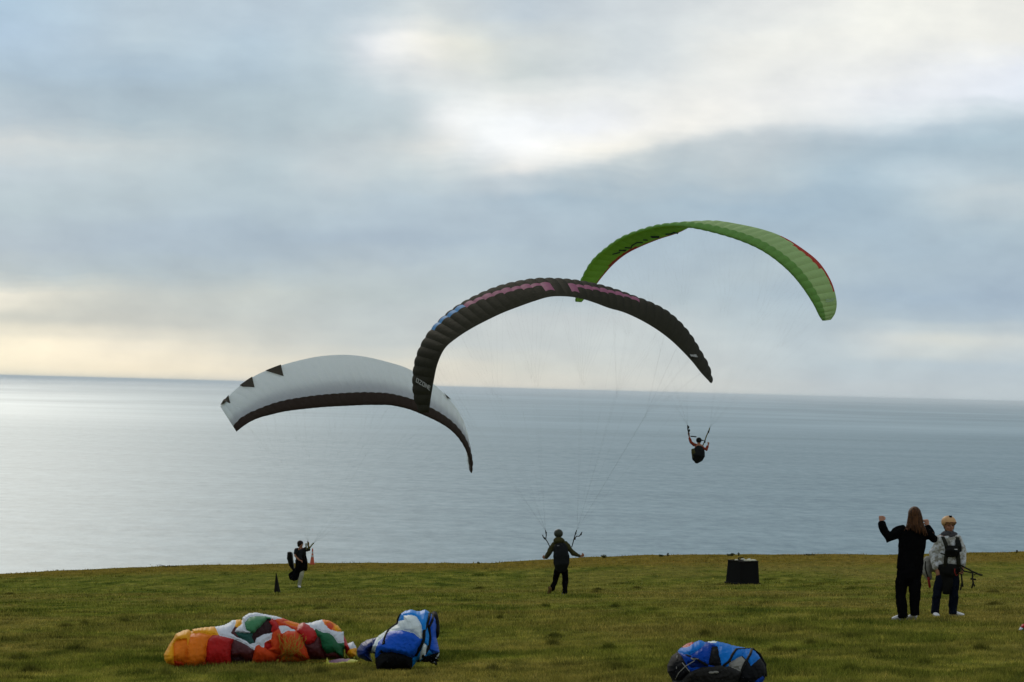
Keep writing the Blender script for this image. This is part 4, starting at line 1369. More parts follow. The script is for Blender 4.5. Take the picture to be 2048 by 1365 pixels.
# ---- seated pilot under the green canopy
fg = Fig(1395, 925, 94.0)
K = lambda x, y, dy=0.0: fg.J(x, y, dy)
r6 = empty('person', K(1395, 915), 'seated pilot in red jacket hanging in dark harness below the green canopy, arms up', 'person', 'people handling canopies')
mb = MB()
head(mb, K(1397.6, 882.5, .03), (.4, 1, -.1), s=.98)
chain(mb, [K(1397.6, 885), K(1398, 892)], [.056, .068])
chain(mb, [K(1398, 892), K(1397.5, 902, -.02), K(1396, 914, .02)], [(.17, .10), (.16, .11), (.17, .12)])
chain(mb, [K(1391, 890), K(1381.5, 884, -.04), K(1378, 871.5, .02)], [.048, .038, .027])
chain(mb, [K(1405, 895), K(1411.5, 901.5, -.04), K(1416.5, 890.5, .02)], [.048, .038, .027])
hand(mb, K(1378, 871, .02), Vector((-.1, 0, 1)), (.3, .9, 0), 1.0, 1.3, 1)
hand(mb, K(1416.5, 890, .02), Vector((.1, 0, 1)), (-.3, .9, 0), 1.0, 1.3, -1)
chain(mb, [K(1391, 915), K(1391, 914, .42), K(1391, 920, .75)], [.085, .055, .038]); chain(mb, [K(1400, 915), K(1402, 912, .42), K(1403, 917, .75)], [.085, .055, .038])
mb.build('body', M_skin2, r6, remesh=.0095, it=2)
mb = MB()
chain(mb, [K(1398, 890), K(1398, 894), K(1397.5, 903), K(1396.5, 911)], [(.11, .09), (.175, .115), (.17, .125), (.165, .125)], n=16, cap=.2)
chain(mb, [K(1393, 891.5), K(1387, 889), K(1382, 885, -.03), K(1379.2, 877, 0)], [.072, .070, .066, .055])
chain(mb, [K(1404, 895), K(1408.5, 899.5), K(1411.8, 901, -.03), K(1415.3, 893, 0)], [.072, .070, .068, .055])
crumple(mb.build('jacket', M_redj, r6, remesh=.013), .016, seed=61)
mb = MB(); ell(mb, K(1397.8, 881, .02), (.110, .13, .112), n=20, mm=12); mb.build('helmet', M_ink, r6)
mb = MB()
chain(mb, [K(1399.5, 893.5, -.10), K(1397.5, 900, -.20), K(1395.5, 910, -.24), K(1394, 919, -.16), K(1393.5, 923, -.05)], [(.12, .06), (.22, .12), (.265, .17), (.21, .16), (.10, .10)], n=18, cap=.5)
chain(mb, [K(1396, 914, 0), K(1396, 914, .35)], [(.21, .13), (.17, .10)], n=16)
hn = crumple(mb.build('harness', M_pack, r6, remesh=.013), .016, seed=63)
mb = MB(); chain(mb, [K(1385, 899, -.22), K(1386.5, 906, -.30), K(1388.5, 914, -.28)], [(.07, .05), (.10, .07), (.08, .06)], n=12); mb.build('side_pocket', M_olive, hn, remesh=.013, origin=parent_origin(r6))
mb = MB(); chain(mb, [K(1391, 913, .38), K(1391, 914, .60), K(1391, 920, .78)], [.085, .07, .06]); chain(mb, [K(1402, 911, .38), K(1402.5, 912, .6), K(1403, 917, .78)], [.085, .07, .06])
mb.build('trousers', M_btrou, r6, remesh=.013)
for pts in ([(1387, 893), (1380.5, 880), (1377.5, 868), (1375.5, 858), (1375.2, 851)], [(1405, 893), (1409, 884), (1413, 872), (1418, 862), (1419.5, 856)],
            [(1381, 873), (1387, 873.5), (1393, 874.3)], [(1401, 880), (1406, 881.5), (1411, 881.5)]):
    strap(rootG, 'riser', [K(a[0], a[1], .0) for a in pts], .022, .010, M_webY if pts[0][0] in (1405,) else M_web)
for a in ((1377, 855), (1378.5, 861.5), (1417, 864), (1409.5, 884)):
    mb = MB(); ell(mb, K(*a), (.035, .025, .055), n=8, mm=6); mb.build('line_buckle', M_web, rootG)
rig(wG, rootG, K(1375.2, 851), K(1419.5, 856), M_line)
# ------------------------------------------------------------------ traffic cone, black pyramid, black box
M_orange = plastic('orange_plastic', (0.45, 0.075, 0.025), 0.5)
M_wband = plastic('dirty_white_band', (0.42, 0.40, 0.35), 0.6)
M_bplas = plastic('black_plastic', (0.006, 0.006, 0.0055), 0.7, spec=0.05)
M_bside = plastic('worn_black_plastic', (0.011, 0.010, 0.007), 0.7, spec=0.05)
M_stone = cloth('pale_stone', (0.60, 0.58, 0.45), 0.85, var=.3)

cb = place(624.3, 1129.5)
k = cb.y / FPX
rc = empty('traffic_cone', cb, 'tall orange traffic cone with white bands at the cliff edge beside the left runner', 'traffic cone')


def frustum(mb, base, z0, z1, r0, r1, n=18):
    vs = []
    for z, r in ((z0, r0), (z1, r1)):
        for j in range(n):
            a = 2 * math.pi * j / n
            vs.append(Vector(base) + Vector((math.cos(a) * r, math.sin(a) * r, z)))
    mb.add(vs, [(j, (j + 1) % n, n + (j + 1) % n, n + j) for j in range(n)] + [tuple(range(n - 1, -1, -1)), tuple(n + j for j in range(n))])


mb = MB(); box(mb, cb + Vector((0, 0, .02)), (.125, .125, .022)); frustum(mb, cb, .042, 15 * k, .108, .064); bevel(mb.build('cone_body', M_orange, rc, False), .008)
mb = MB(); frustum(mb, cb, 15 * k, 19 * k, .064, .050); mb.build('white_band', M_wband, rc, False)
mb = MB(); frustum(mb, cb, 19 * k, 22 * k, .050, .040); mb.build('orange_band', M_orange, rc, False)
mb = MB(); frustum(mb, cb, 22 * k, 26 * k, .040, .032); mb.build('white_band', M_wband, rc, False)
mb = MB(); frustum(mb, cb, 26 * k, 31 * k, .036, .028); ell(mb, cb + Vector((0, 0, 31 * k)), (.034, .034, .03), n=10, mm=6); mb.build('cone_tip', M_orange, rc, False)

pb = place(554.5, 1185.5)
k = pb.y / FPX
mb = MB()
vs = []
for (z, r, dx) in ((0, 6.2 * k, 0), (.5 * k * 40, 3.4 * k, -1.6 * k), (.93 * k * 40, .9 * k, -3.0 * k), (40 * k, .25 * k, -3.3 * k)):
    for a in (20, 110, 200, 290):
        vs.append(pb + Vector((math.cos(math.radians(a)) * r * 1.1 + dx, math.sin(math.radians(a)) * r * 1.1, z)))
fs = [(3, 2, 1, 0), (12, 13, 14, 15)]
for i in range(3):
    for j in range(4):
        fs.append((i * 4 + j, i * 4 + (j + 1) % 4, (i + 1) * 4 + (j + 1) % 4, (i + 1) * 4 + j))
rp = empty('marker_cone', pb, 'slim black pyramid marker standing on the grass left of the leftmost runner', 'marker')
mb.add(vs, fs); bevel(mb.build('cone_body', M_bside, rp, False), .012)
mb = MB(); box(mb, pb + Vector((.02, 0, .012)), (7.0 * k, 7.0 * k, .014), Matrix.Rotation(.35, 3, 'Z')); bevel(mb.build('base_plate', M_bplas, rp, False), .006)

bb_ = place(1487, 1169)
k = bb_.y / FPX
bb_ = bb_ + Vector((0, .35, 0)); bb_.z = float(ground_h(bb_.x, bb_.y))
RB = Matrix.Rotation(math.radians(31.5), 3, 'Z')
rb = empty('black_box', bb_, 'square black plastic crate tapering upward with pale stones on its top, right half of field', 'crate')
H = 44.5 * k
hw = 24.2 * k


def bx_(c, h, mat, name, parent=rb, taper=1.0, bv=.012):
    mb = MB(); box(mb, bb_ + RB @ Vector(c), h, RB, taper=taper)
    o = mb.build(name, mat, parent, False, origin=bb_)
    return bevel(o, bv)


bx_((0, 0, H * .5 + .02), (hw, hw, H * .5), M_bplas, 'body', taper=.90)
bx_((0, 0, .035), (hw * 1.08, hw * 1.08, .035), M_bside, 'base_flange')
for sx_, sy_, lx, ly in ((0, -1, 1, .05), (0, 1, 1, .05), (-1, 0, .05, 1), (1, 0, .05, 1)):
    bx_((sx_ * hw * .87, sy_ * hw * .87, H + .035), (max(lx * hw * .90, .03), max(ly * hw * .84, .03), .022), M_bside, 'rim')
for v in ():
    for fx, fy in ((0, -1), (-1, 0)):
        bx_((fx * hw * .965 + (v * hw if fx == 0 else 0), fy * hw * .965 + (v * hw if fy == 0 else 0), H * .48), ((.016, .012) if fx == 0 else (.012, .016)) + (H * .40,), M_bside, 'rib', bv=.004)
for i, (a, b, sz_) in enumerate(((-.80, -.15, .075), (-.30, -.80, .085), (-.02, -.82, .10), (.42, -.80, .085), (.62, -.75, .075), (.78, .2, .07), (.2, .3, .08))):
    mb = MB(); ell(mb, bb_ + RB @ Vector((a * hw, b * hw, H + .075)), (sz_, sz_ * .8, .035), RB, n=10, mm=6)
    crumple(mb.build('stone', M_stone, rb), .02, 20, seed=i)
mb = MB(); chain(mb, [bb_ + RB @ Vector((-.15 * hw, .5 * hw, H + .04)), bb_ + RB @ Vector((-.1 * hw, .5 * hw, H + .12)), bb_ + RB @ Vector((.35 * hw, .5 * hw, H + .12)), bb_ + RB @ Vector((.4 * hw, .5 * hw, H + .04))], [.022] * 4, n=8); mb.build('handle', M_bplas, rb)

# ------------------------------------------------------------------ shrubs and tall weeds on the brink
M_leaf = cloth('shrub_leaf', (0.050, 0.055, 0.015), 0.7, transl=.2, var=.4, bump=0)
M_twig = cloth('shrub_stem', (0.07, 0.05, 0.03), 0.9)


def shrub(px, py, wpx, hpx, label, seed, twiggy=False):
    r = random.Random(seed)
    b = place(px, py + 2.0)
    y_ = min(b.y, EDGE_Y - 1.5)
    b = Vector((at(px, py, y_).x, y_, 0)); b.z = float(ground_h(b.x, b.y)) - .02
    k = b.y / FPX
    root = empty('shrub', b, label, 'shrub', 'low shrubs and weeds on the cliff brink')
    st = MB(); lf = MB()
    for i in range(7 if not twiggy else 4):
        top = b + Vector((r.uniform(-.5, .5) * wpx * k, r.uniform(-.3, .3) * wpx * k, hpx * k * r.uniform(.6, 1.1)))
        mid = b.lerp(top, .5) + Vector((r.uniform(-.04, .04), r.uniform(-.04, .04), .02))
        chain(st, [b, mid, top], [.012, .009, .005], n=5)
        for j in range(26 if not twiggy else 12):
            f = r.uniform(.25, 1.05)
            c = b.lerp(top, f) + Vector((r.gauss(0, .12 * wpx * k), r.gauss(0, .08), r.gauss(0, .10 * hpx * k)))
            a = Vector((r.gauss(0, 1), r.gauss(0, 1), r.gauss(.3, .8))).normalized() * r.uniform(.035, .07)
            n_ = a.cross(Vector((r.gauss(0, 1), r.gauss(0, 1), r.gauss(0, 1)))).normalized() * .022
            lf.add([c - a * .5, c + n_, c + a * .5, c - n_], [(0, 1, 2, 3)])
    st.build('stem', M_twig, root); lf.build('foliage', M_leaf, root, False)


shrub(1208, 1113, 11, 7, 'low dark shrub on the cliff edge right of the middle runner', 1)
shrub(957, 1125, 6, 5, 'small sprig on the cliff edge left of the middle runner', 2, True)
shrub(1322, 1111, 9, 4, 'thin low weed on the skyline between middle runner and box', 3)
shrub(1336, 1110, 4, 7, 'upright weed stalk on the skyline just left of the box', 4, True)
shrub(1462, 1110, 16, 5, 'bushy weeds on the skyline above the left corner of the box', 5)
shrub(1477, 1110, 4, 7, 'upright stalk on the skyline above the box', 6, True)
shrub(2034, 1102, 4, 7, 'lone stalk on the skyline at the far right', 7, True)
shrub(1620, 1109, 18, 3, 'flat weeds on the skyline right of the box', 8)
shrub(340, 1132, 60, 3, 'long low dark weeds on the skyline left of the leftmost runner', 9)

# ------------------------------------------------------------------ cloth heaps
def inside(px, py, poly):
    c = np.zeros(px.shape, bool)
    n = len(poly)
    for i in range(n):
        x1, y1 = poly[i]; x2, y2 = poly[(i + 1) % n]
        if y1 == y2: continue
        cond = ((y1 > py) != (y2 > py)) & (px < (x2 - x1) * (py - y1) / (y2 - y1) + x1)
        c ^= cond
    return c


def dist_in(mask, it=60):
    """distance (in cells) to the outside of the mask"""
    INF = 1e6
    d = np.where(mask, INF, 0.0)
    P = np.pad(d, 1)
    for _ in range(it):
        o = P.copy()
        for sx, sy, c in ((1, 0, 1), (-1, 0, 1), (0, 1, 1), (0, -1, 1), (1, 1, 1.414), (1, -1, 1.414), (-1, 1, 1.414), (-1, -1, 1.414)):
            P = np.minimum(P, np.roll(np.roll(o, sx, 0), sy, 1) + c)
        P[0, :] = 0; P[-1, :] = 0; P[:, 0] = 0; P[:, -1] = 0
        if np.abs(P - o).max() < 1e-6: break
    return P[1:-1, 1:-1]


def smooth2(a, n):
    for _ in range(n):
        p_ = np.pad(a, 1, mode='edge')
        a = (p_[1:-1, 1:-1] * 2 + p_[:-2, 1:-1] + p_[2:, 1:-1] + p_[1:-1, :-2] + p_[1:-1, 2:]) / 6
    return a


def flood(seed_, dom):
    cur = seed_ & dom
    while True:
        n_ = cur.copy()
        n_[1:] |= cur[:-1]; n_[:-1] |= cur[1:]; n_[:, 1:] |= cur[:, :-1]; n_[:, :-1] |= cur[:, 1:]
        n_ &= dom
        if (n_ == cur).all(): return cur
        cur = n_


def tidy(rid, n):
    """one connected piece per panel, no pinholes"""
    rid = rid.copy()
    drop = np.zeros(rid.shape, bool)
    for i in range(n):
        left = rid == i; best = None
        while left.any():
            s_ = np.zeros(rid.shape, bool); k_ = np.argwhere(left)[0]; s_[k_[0], k_[1]] = True
            c_ = flood(s_, left); left &= ~c_
            if best is None or c_.sum() > best.sum():
                if best is not None: drop |= best
                best = c_
            else: drop |= c_
    rid[drop] = -1
    border = np.zeros(rid.shape, bool); border[0] = border[-1] = True; border[:, 0] = border[:, -1] = True
    outside = flood(border, (rid < 0) & ~drop)
    for _ in range(200):
        hole = (rid < 0) & ~outside
        if not hole.any(): break
        for sx, sy in ((1, 0), (-1, 0), (0, 1), (0, -1)):
            q_ = np.roll(np.roll(rid, sx, 0), sy, 1)
            rid = np.where((rid < 0) & ~outside & (q_ >= 0), q_, rid)
    return rid


def heap(root, regions, base_fn, slant, thick, R, rb_, Rb, wr, step=1.0, seed=1, part='fabric_panel'):
    """a pile of cloth: each region is one panel of fabric; all share one crumpled volume.
    regions: (polygon, material, extra_bulge, label)"""
    allp = np.array([p_ for r in regions for p_ in r[0]])
    x0, y0 = allp.min(0) - 4; x1, y1 = allp.max(0) + 4
    gx = np.arange(x0, x1, step); gy = np.arange(y0, y1, step)
    PX, PY = np.meshgrid(gx, gy)
    # ragged hems
    WX = PX + 0.9 * fbm(PX * .11, PY * .11, seed, 3); WY = PY + 0.9 * fbm(PX * .11 + 9, PY * .11, seed + 3, 3)
    rid = -np.ones(PX.shape, int)
    for i, r in enumerate(regions):
        rid[inside(WX, WY, r[0])] = i
    # close pinholes between neighbouring panels
    for _ in range(6):
        nb_ = rid.copy()
        for sx, sy in ((1, 0), (-1, 0), (0, 1), (0, -1)):
            q_ = np.roll(np.roll(rid, sx, 0), sy, 1)
            o_ = np.roll(np.roll(rid, -sx, 0), -sy, 1)
            nb_ = np.where((nb_ < 0) & (q_ >= 0) & (o_ >= 0), q_, nb_)
        rid = nb_
    rid = tidy(rid, len(regions))
    mask = rid >= 0
    d = dist_in(mask) * step
    H = thick * np.sqrt(np.clip(1 - (1 - np.minimum(d / R, 1)) ** 2, 0, 1))
    B = np.zeros(PX.shape)
    for i, r in enumerate(regions):
        di = dist_in(rid == i, 30) * step
        B += np.where(rid == i, (rb_ + r[2]) * np.sqrt(np.clip(1 - (1 - np.minimum(di / Rb, 1)) ** 2, 0, 1)), 0)
    B = smooth2(B, 1)
    a = fbm(PX * .055 + PY * .02 + 2, PY * .05, seed + 11, 2); b = fbm(PX * .10 - PY * .03, PY * .035 + 5, seed + 21, 2)
    W = wr * ((1 - 3.0 * np.abs(a)) + 0.7 * (1 - 3.0 * np.abs(b)))
    cr = fbm(PX * .05 + PY * .15, PY * .05 - PX * .11, seed + 31, 2)
    W = W + wr * .35 * (1 - 4.5 * np.abs(cr))
    edge = np.clip(d / 4, 0, 1)
    base = base_fn(PX, PY)
    zc = (PY.max() - PY)
    front = base + slant * zc - H - B * edge - W * edge
    back = base + slant * zc + H * 0.8
    O = np.array(parent_origin(root))
    F = np.array(F_); Rr = np.array(R_); Uu = np.array(U_)
    dirs = F[None, None] + Rr[None, None] * ((PX - 1024) / FPX)[..., None] + Uu[None, None] * ((682.5 - PY) / FPX)[..., None]
    def pos(yy): return np.array(CAM) + dirs * (yy / dirs[..., 1])[..., None] - O
    PF = pos(front); PB = pos(back)
    # keep the underside on the turf
    for P_ in (PF, PB):
        g = ground_h(P_[..., 0] + O[0], P_[..., 1] + O[1]) - O[2]
        P_[..., 2] = np.maximum(P_[..., 2], g + .003)
    cell = mask[:-1, :-1] & mask[1:, :-1] & mask[:-1, 1:] & mask[1:, 1:]
    crid = np.where(cell, rid[:-1, :-1], -1)
    for _ in range(2):
        crid = tidy(np.pad(crid, 1, constant_values=-1), len(regions))[1:-1, 1:-1]
    crid = np.where(cell, crid, -1)
    nyc, nxc = PX.shape
    I = np.arange(nyc * nxc).reshape(nyc, nxc)
    quads = np.stack([I[:-1, :-1], I[1:, :-1], I[1:, 1:], I[:-1, 1:]], -1)
    # boundary walls between front and back sheets; a panel in the middle of the pile has no underside of its own
    pc = np.pad(cell, 1)
    rim_ = cell & ~(pc[:-2, 1:-1] & pc[2:, 1:-1] & pc[1:-1, :-2] & pc[1:-1, 2:])
    bid = crid.copy()
    for i in range(len(regions)):
        if not (rim_ & (crid == i)).any(): bid[crid == i] = -1
    for _ in range(300):
        if not ((bid < 0) & cell).any(): break
        for sx, sy in ((1, 0), (-1, 0), (0, 1), (0, -1)):
            q_ = np.roll(np.roll(bid, sx, 0), sy, 1)
            bid = np.where((bid < 0) & cell & (q_ >= 0), q_, bid)
    for i, r in enumerate(regions):
        sel = cell & (crid == i)
        if sel.sum() < 6: continue
        fq = quads[sel]
        fb = quads[cell & (bid == i)][:, ::-1] + nyc * nxc
        walls = []
        padc = np.pad(cell, 1)
        ii, jj = np.where(sel)
        for y_, x_ in zip(ii, jj):
            a0 = I[y_, x_]; a1 = I[y_ + 1, x_]; a2 = I[y_ + 1, x_ + 1]; a3 = I[y_, x_ + 1]
            M_ = nyc * nxc
            if not padc[y_ + 1, x_]: walls.append((a0, a0 + M_, a1 + M_, a1))
            if not padc[y_ + 1, x_ + 2]: walls.append((a2, a2 + M_, a3 + M_, a3))
            if not padc[y_, x_ + 1]: walls.append((a3, a3 + M_, a0 + M_, a0))
            if not padc[y_ + 2, x_ + 1]: walls.append((a1, a1 + M_, a2 + M_, a2))
        fc = np.concatenate([fq, fb] + ([np.array(walls)] if walls else []))
        used, inv_ = np.unique(fc, return_inverse=True)
        allv = np.concatenate([PF.reshape(-1, 3), PB.reshape(-1, 3)])
        me = np_mesh(part, allv[used], inv_.reshape(-1, 4), [r[1]])
        o = link_mesh(part, me, root)
        if r[3]: o['label'] = r[3]
    return lambda px, py, off=.01: Vector(np.array(CAM) + (lambda dd: dd * ((front[int(np.clip((py - y0) / step, 0, front.shape[0] - 1)), int(np.clip((px - x0) / step, 0, front.shape[1] - 1))] - off) / dd[1]))(np.array(ray(px, py))))


T = .22
S_yel = cloth('golden_ripstop', (0.80, 0.36, 0.012), 0.55, T, bscale=5, bump=.06, spec=.10)
S_ora = cloth('orange_ripstop', (0.78, 0.19, 0.010), 0.55, T, bscale=5, bump=.06, spec=.10)
S_ro = cloth('red_orange_ripstop', (0.60, 0.060, 0.010), 0.55, T, bscale=5, bump=.06, spec=.10)
S_red = cloth('red_ripstop', (0.42, 0.012, 0.010), 0.5, T, bscale=5, bump=.06, spec=.10)
S_mar = cloth('maroon_ripstop', (0.070, 0.009, 0.010), 0.45, T, bscale=5, bump=.06, spec=.25)
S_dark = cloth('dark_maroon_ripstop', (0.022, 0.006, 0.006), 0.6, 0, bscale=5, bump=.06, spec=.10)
S_wht = cloth('white_ripstop', (0.66, 0.70, 0.74), 0.55, T, bscale=5, bump=.06, spec=.10)
S_grn = cloth('green_ripstop', (0.060, 0.22, 0.095), 0.55, T, bscale=5, bump=.06, spec=.10)
S_dgr = cloth('dark_green_ripstop', (0.014, 0.12, 0.045), 0.55, T, bscale=5, bump=.06, spec=.10)
S_teal = cloth('teal_ripstop', (0.020, 0.085, 0.070), 0.55, T, bscale=5, bump=.06, spec=.10)
S_pur = cloth('purple_ripstop', (0.16, 0.075, 0.12), 0.6, 0, bscale=5, bump=.06, spec=.10)
S_lime = cloth('lime_ripstop', (0.34, 0.33, 0.035), 0.6, 0, bscale=5, bump=.06, spec=.10)
S_b1 = cloth('sky_blue_ripstop', (0.008, 0.20, 0.58), 0.5, .1, bscale=5, bump=.06, spec=.10)
S_b2 = cloth('royal_blue_ripstop', (0.004, 0.075, 0.45), 0.5, .1, bscale=5, bump=.06, spec=.10)
S_b3 = cloth('deep_blue_ripstop', (0.004, 0.020, 0.12), 0.5, .1, bscale=5, bump=.06, spec=.10)
S_blk = cloth('black_cordura', (0.003, 0.003, 0.0035), 0.8, 0, bscale=5, bump=.06, spec=.10)
S_chr = cloth('charcoal_cordura', (0.011, 0.010, 0.008), 0.7, 0, bscale=5, bump=.06, spec=.10)
S_pwh = cloth('off_white_ripstop', (0.60, 0.66, 0.64), 0.55, .1, bscale=5, bump=.06, spec=.10)

A = lambda pts: [(300 + x / 6.4, 1200 + y / 6.4) for x, y in pts]
B_ = lambda pts: [(600 + x / 6.4, 1200 + y / 6.4) for x, y in pts]
c1 = place(370, 1334); c2 = place(700, 1322)
hb = empty('collapsed_paraglider', place(500, 1333), 'crumpled heap of orange, red, white and green paraglider cloth lying on the grass', 'paraglider', None)


def base1(PX, PY):
    return c1.y + (c2.y - c1.y) * (PX - 370) / 330.0


regs = [
 (A([(1640, 320), (1760, 320), (1850, 380), (1850, 430), (1680, 430)]), S_wht, .0, None),
 (A([(170, 700), (185, 770), (210, 820), (330, 850), (480, 872), (560, 882), (500, 700), (490, 560), (520, 400), (500, 378), (430, 385), (330, 430), (250, 560)]), S_yel, .04, 'golden yellow rounded end lobe'),
 (A([(300, 560), (330, 520), (470, 510), (490, 700), (480, 872), (330, 850), (300, 780)]), S_ora, .0, None),
 (A([(490, 540), (520, 430), (640, 400), (800, 440), (740, 500), (720, 600), (700, 780), (730, 862), (560, 882), (470, 868), (475, 620)]), S_ora, .03, None),
 (A([(540, 375), (640, 355), (740, 345), (830, 335), (880, 440), (800, 455), (640, 420), (520, 430)]), S_yel, .03, None),
 (A([(300, 780), (400, 790), (450, 830), (480, 872), (330, 852)]), S_ro, .0, None),
 (A([(680, 810), (730, 780), (780, 862), (560, 882), (600, 850)]), S_ro, .0, None),
 (A([(830, 340), (950, 320), (1050, 260), (1110, 250), (1090, 330), (1030, 440), (1120, 480), (1160, 500), (1270, 560), (1370, 600), (1330, 660), (1260, 600), (1150, 540), (1070, 505), (900, 460), (875, 440)]), S_wht, .01, None),
 (A([(800, 450), (900, 460), (1070, 500), (1040, 560), (1035, 850), (900, 858), (740, 860), (715, 780), (720, 600), (745, 500)]), S_red, .05, 'deep red puffed panel'),
 (A([(1070, 500), (1150, 530), (1260, 590), (1335, 650), (1310, 760), (1290, 835), (1180, 850), (1035, 850), (1030, 700), (1042, 560)]), S_mar, .03, 'dark maroon panel'),
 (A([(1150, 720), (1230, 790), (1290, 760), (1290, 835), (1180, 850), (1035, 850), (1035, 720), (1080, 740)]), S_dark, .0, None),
 (A([(1095, 250), (1165, 245), (1175, 310), (1120, 350), (1080, 340), (1092, 290)]), S_yel, .02, None),
 (A([(1030, 420), (1080, 340), (1110, 345), (1080, 410), (1140, 480), (1110, 470)]), S_mar, .0, None),
 (A([(1170, 310), (1180, 225), (1260, 170), (1370, 158), (1500, 188), (1640, 212), (1710, 238), (1540, 245), (1420, 225), (1280, 230), (1215, 280), (1240, 380), (1300, 410), (1200, 425), (1085, 405), (1100, 370)]), S_wht, .04, None),
 (A([(1205, 290), (1270, 220), (1360, 205), (1460, 205), (1560, 230), (1500, 270), (1440, 300), (1420, 330), (1370, 370), (1340, 410), (1290, 415), (1230, 380)]), S_grn, .05, 'green domed panel'),
 (A([(1085, 410), (1200, 420), (1290, 430), (1360, 480), (1345, 540), (1270, 558), (1210, 500), (1120, 460)]), S_teal, .0, None),
 (A([(1340, 560), (1360, 480), (1450, 440), (1560, 420), (1550, 500), (1470, 545), (1440, 600), (1350, 610), (1270, 562)]), S_wht, .0, None),
 (A([(1440, 300), (1500, 245), (1600, 240), (1640, 330), (1560, 420), (1450, 440), (1360, 485), (1335, 540), (1300, 470), (1340, 410), (1370, 370), (1420, 330)]), S_dark, -.03, 'inside of the folded canopy, its shade put into the colour'),  # recess of the fold: its shade is painted as darker cloth
 (A([(1560, 235), (1640, 300), (1645, 370), (1590, 430), (1540, 400), (1560, 330), (1520, 280)]), S_red, .01, None),
 (A([(1330, 650), (1350, 590), (1390, 575), (1440, 620), (1520, 640), (1660, 620), (1660, 720), (1620, 790), (1500, 822), (1290, 832), (1310, 740)]), S_ro, .03, None),
 (A([(1440, 600), (1470, 540), (1550, 500), (1560, 420), (1640, 370), (1690, 440), (1685, 600), (1660, 700), (1600, 680), (1520, 650)]), S_ro, .03, None),
 (A([(1460, 560), (1540, 540), (1560, 600), (1500, 640)]), S_red, .0, None),
 (A([(1600, 240), (1710, 232), (1790, 265), (1910, 300), (1890, 380), (1820, 370), (1740, 330), (1650, 330)]), S_ro, .02, None),
 (A([(1700, 270), (1790, 265), (1910, 300), (1880, 345), (1780, 320)]), S_ora, .0, None),
 (A([(1680, 440), (1760, 390), (1850, 400), (1925, 450), (1960, 530), (2025, 680), (2050, 765), (1900, 800), (1740, 790), (1650, 800), (1670, 700), (1690, 600)]), S_ro, .06, 'orange red domed panel under loose yellow lines'),
 (A([(1650, 740), (1740, 700), (1900, 740), (1960, 770), (1900, 802), (1640, 806)]), S_ora, .0, None),
 (A([(1880, 380), (1905, 305), (1960, 285), (2020, 310), (2105, 400), (2135, 480), (2100, 545), (2000, 575), (1960, 530), (1920, 450)]), S_red, .05, None),
 (A([(1960, 530), (2000, 572), (2100, 540), (2130, 470), (2190, 500), (2210, 600), (2260, 690), (2240, 765), (2050, 772), (2020, 680)]), S_mar, .02, None),
 (A([(1970, 292), (2060, 290), (2130, 265), (2200, 248), (2240, 310), (2300, 360), (2370, 400), (2480, 402), (2492, 480), (2470, 560), (2400, 550), (2350, 470), (2290, 430), (2200, 415), (2105, 375), (2020, 312)]), S_wht, .02, None),
 (A([(2200, 250), (2290, 258), (2380, 310), (2440, 370), (2450, 405), (2370, 400), (2300, 365), (2230, 312)]), S_ora, .03, None),
 (A([(2350, 318), (2410, 325), (2450, 372), (2452, 404), (2380, 400)]), S_yel, .02, None),
 (A([(2250, 300), (2310, 290), (2350, 330), (2320, 390), (2270, 350)]), S_ro, .0, None),
 (A([(2110, 365), (2200, 412), (2290, 422), (2350, 470), (2400, 550), (2480, 545), (2485, 745), (2420, 710), (2360, 660), (2250, 690), (2200, 600), (2180, 490), (2130, 430)]), S_dgr, .03, 'bunched dark green cloth'),
 (A([(2190, 600), (2260, 690), (2360, 665), (2420, 715), (2480, 742), (2400, 765), (2240, 765)]), S_mar, .0, None),
 (A([(2478, 430), (2510, 500), (2555, 620), (2552, 700), (2500, 690), (2482, 560)]), S_red, .0, None),
 (A([(2520, 560), (2600, 530), (2652, 620), (2560, 640)]), S_wht, .01, None),
 (A([(2550, 630), (2652, 612), (2640, 722), (2560, 742), (2500, 700)]), S_yel, .01, None),
]
top1 = heap(hb, regs, base1, .0030, .24, 40, .040, 12, .007, seed=3)
regs = [
 (B_([(260, 815), (330, 800), (345, 715), (372, 780), (480, 760), (560, 765), (680, 752), (770, 780), (700, 812), (380, 842), (345, 830)]), S_lime, .0, 'lime green tip edge lying on the grass'),
 (B_([(365, 780), (480, 755), (640, 750), (600, 785), (480, 800), (375, 805)]), S_pur, .0, None),
]
c3 = place(660, 1331)
heap(hb, regs, lambda PX, PY: c3.y + 0 * PX, .012, .025, 8, .006, 5, .003, seed=8)
# loose yellow lines over the heap
ymat = cloth('yellow_lines', (0.42, 0.25, 0.03), .6, var=0)
rr = random.Random(4)
mb = MB()
for i in range(26):
    x0_, x1_ = rr.uniform(556, 612), rr.uniform(556, 612)
    pts = []
    for j in range(12):
        f = j / 11
        x = x0_ + (x1_ - x0_) * f + 10 * math.sin(f * math.pi * rr.choice((1, 1.5)) + i) * .6
        y = 1272 + 50 * f + 5 * math.sin(i + f * 5)
        pts.append(top1(x, min(y, 1327), .02))
    chain(mb, pts, [.0022] * 12, n=3, cap=0)
mb.build('loose_lines', ymat, hb)['kind'] = 'stuff'
for ang in range(3):
    mb = MB(); pts = [top1(600 + 2 * ang, 1326, .03)]
    for j in range(1, 12):
        px_, py_ = 600 + j * 11, 1327 + 3 * math.sin(j * .7 + ang * 1.3) + ang
        g_ = place(px_, py_); pts.append(g_ + Vector((0, 0, .02)))
    chain(mb, pts, [.0025] * 12, n=4, cap=0); mb.build('loose_line', ymat, hb)

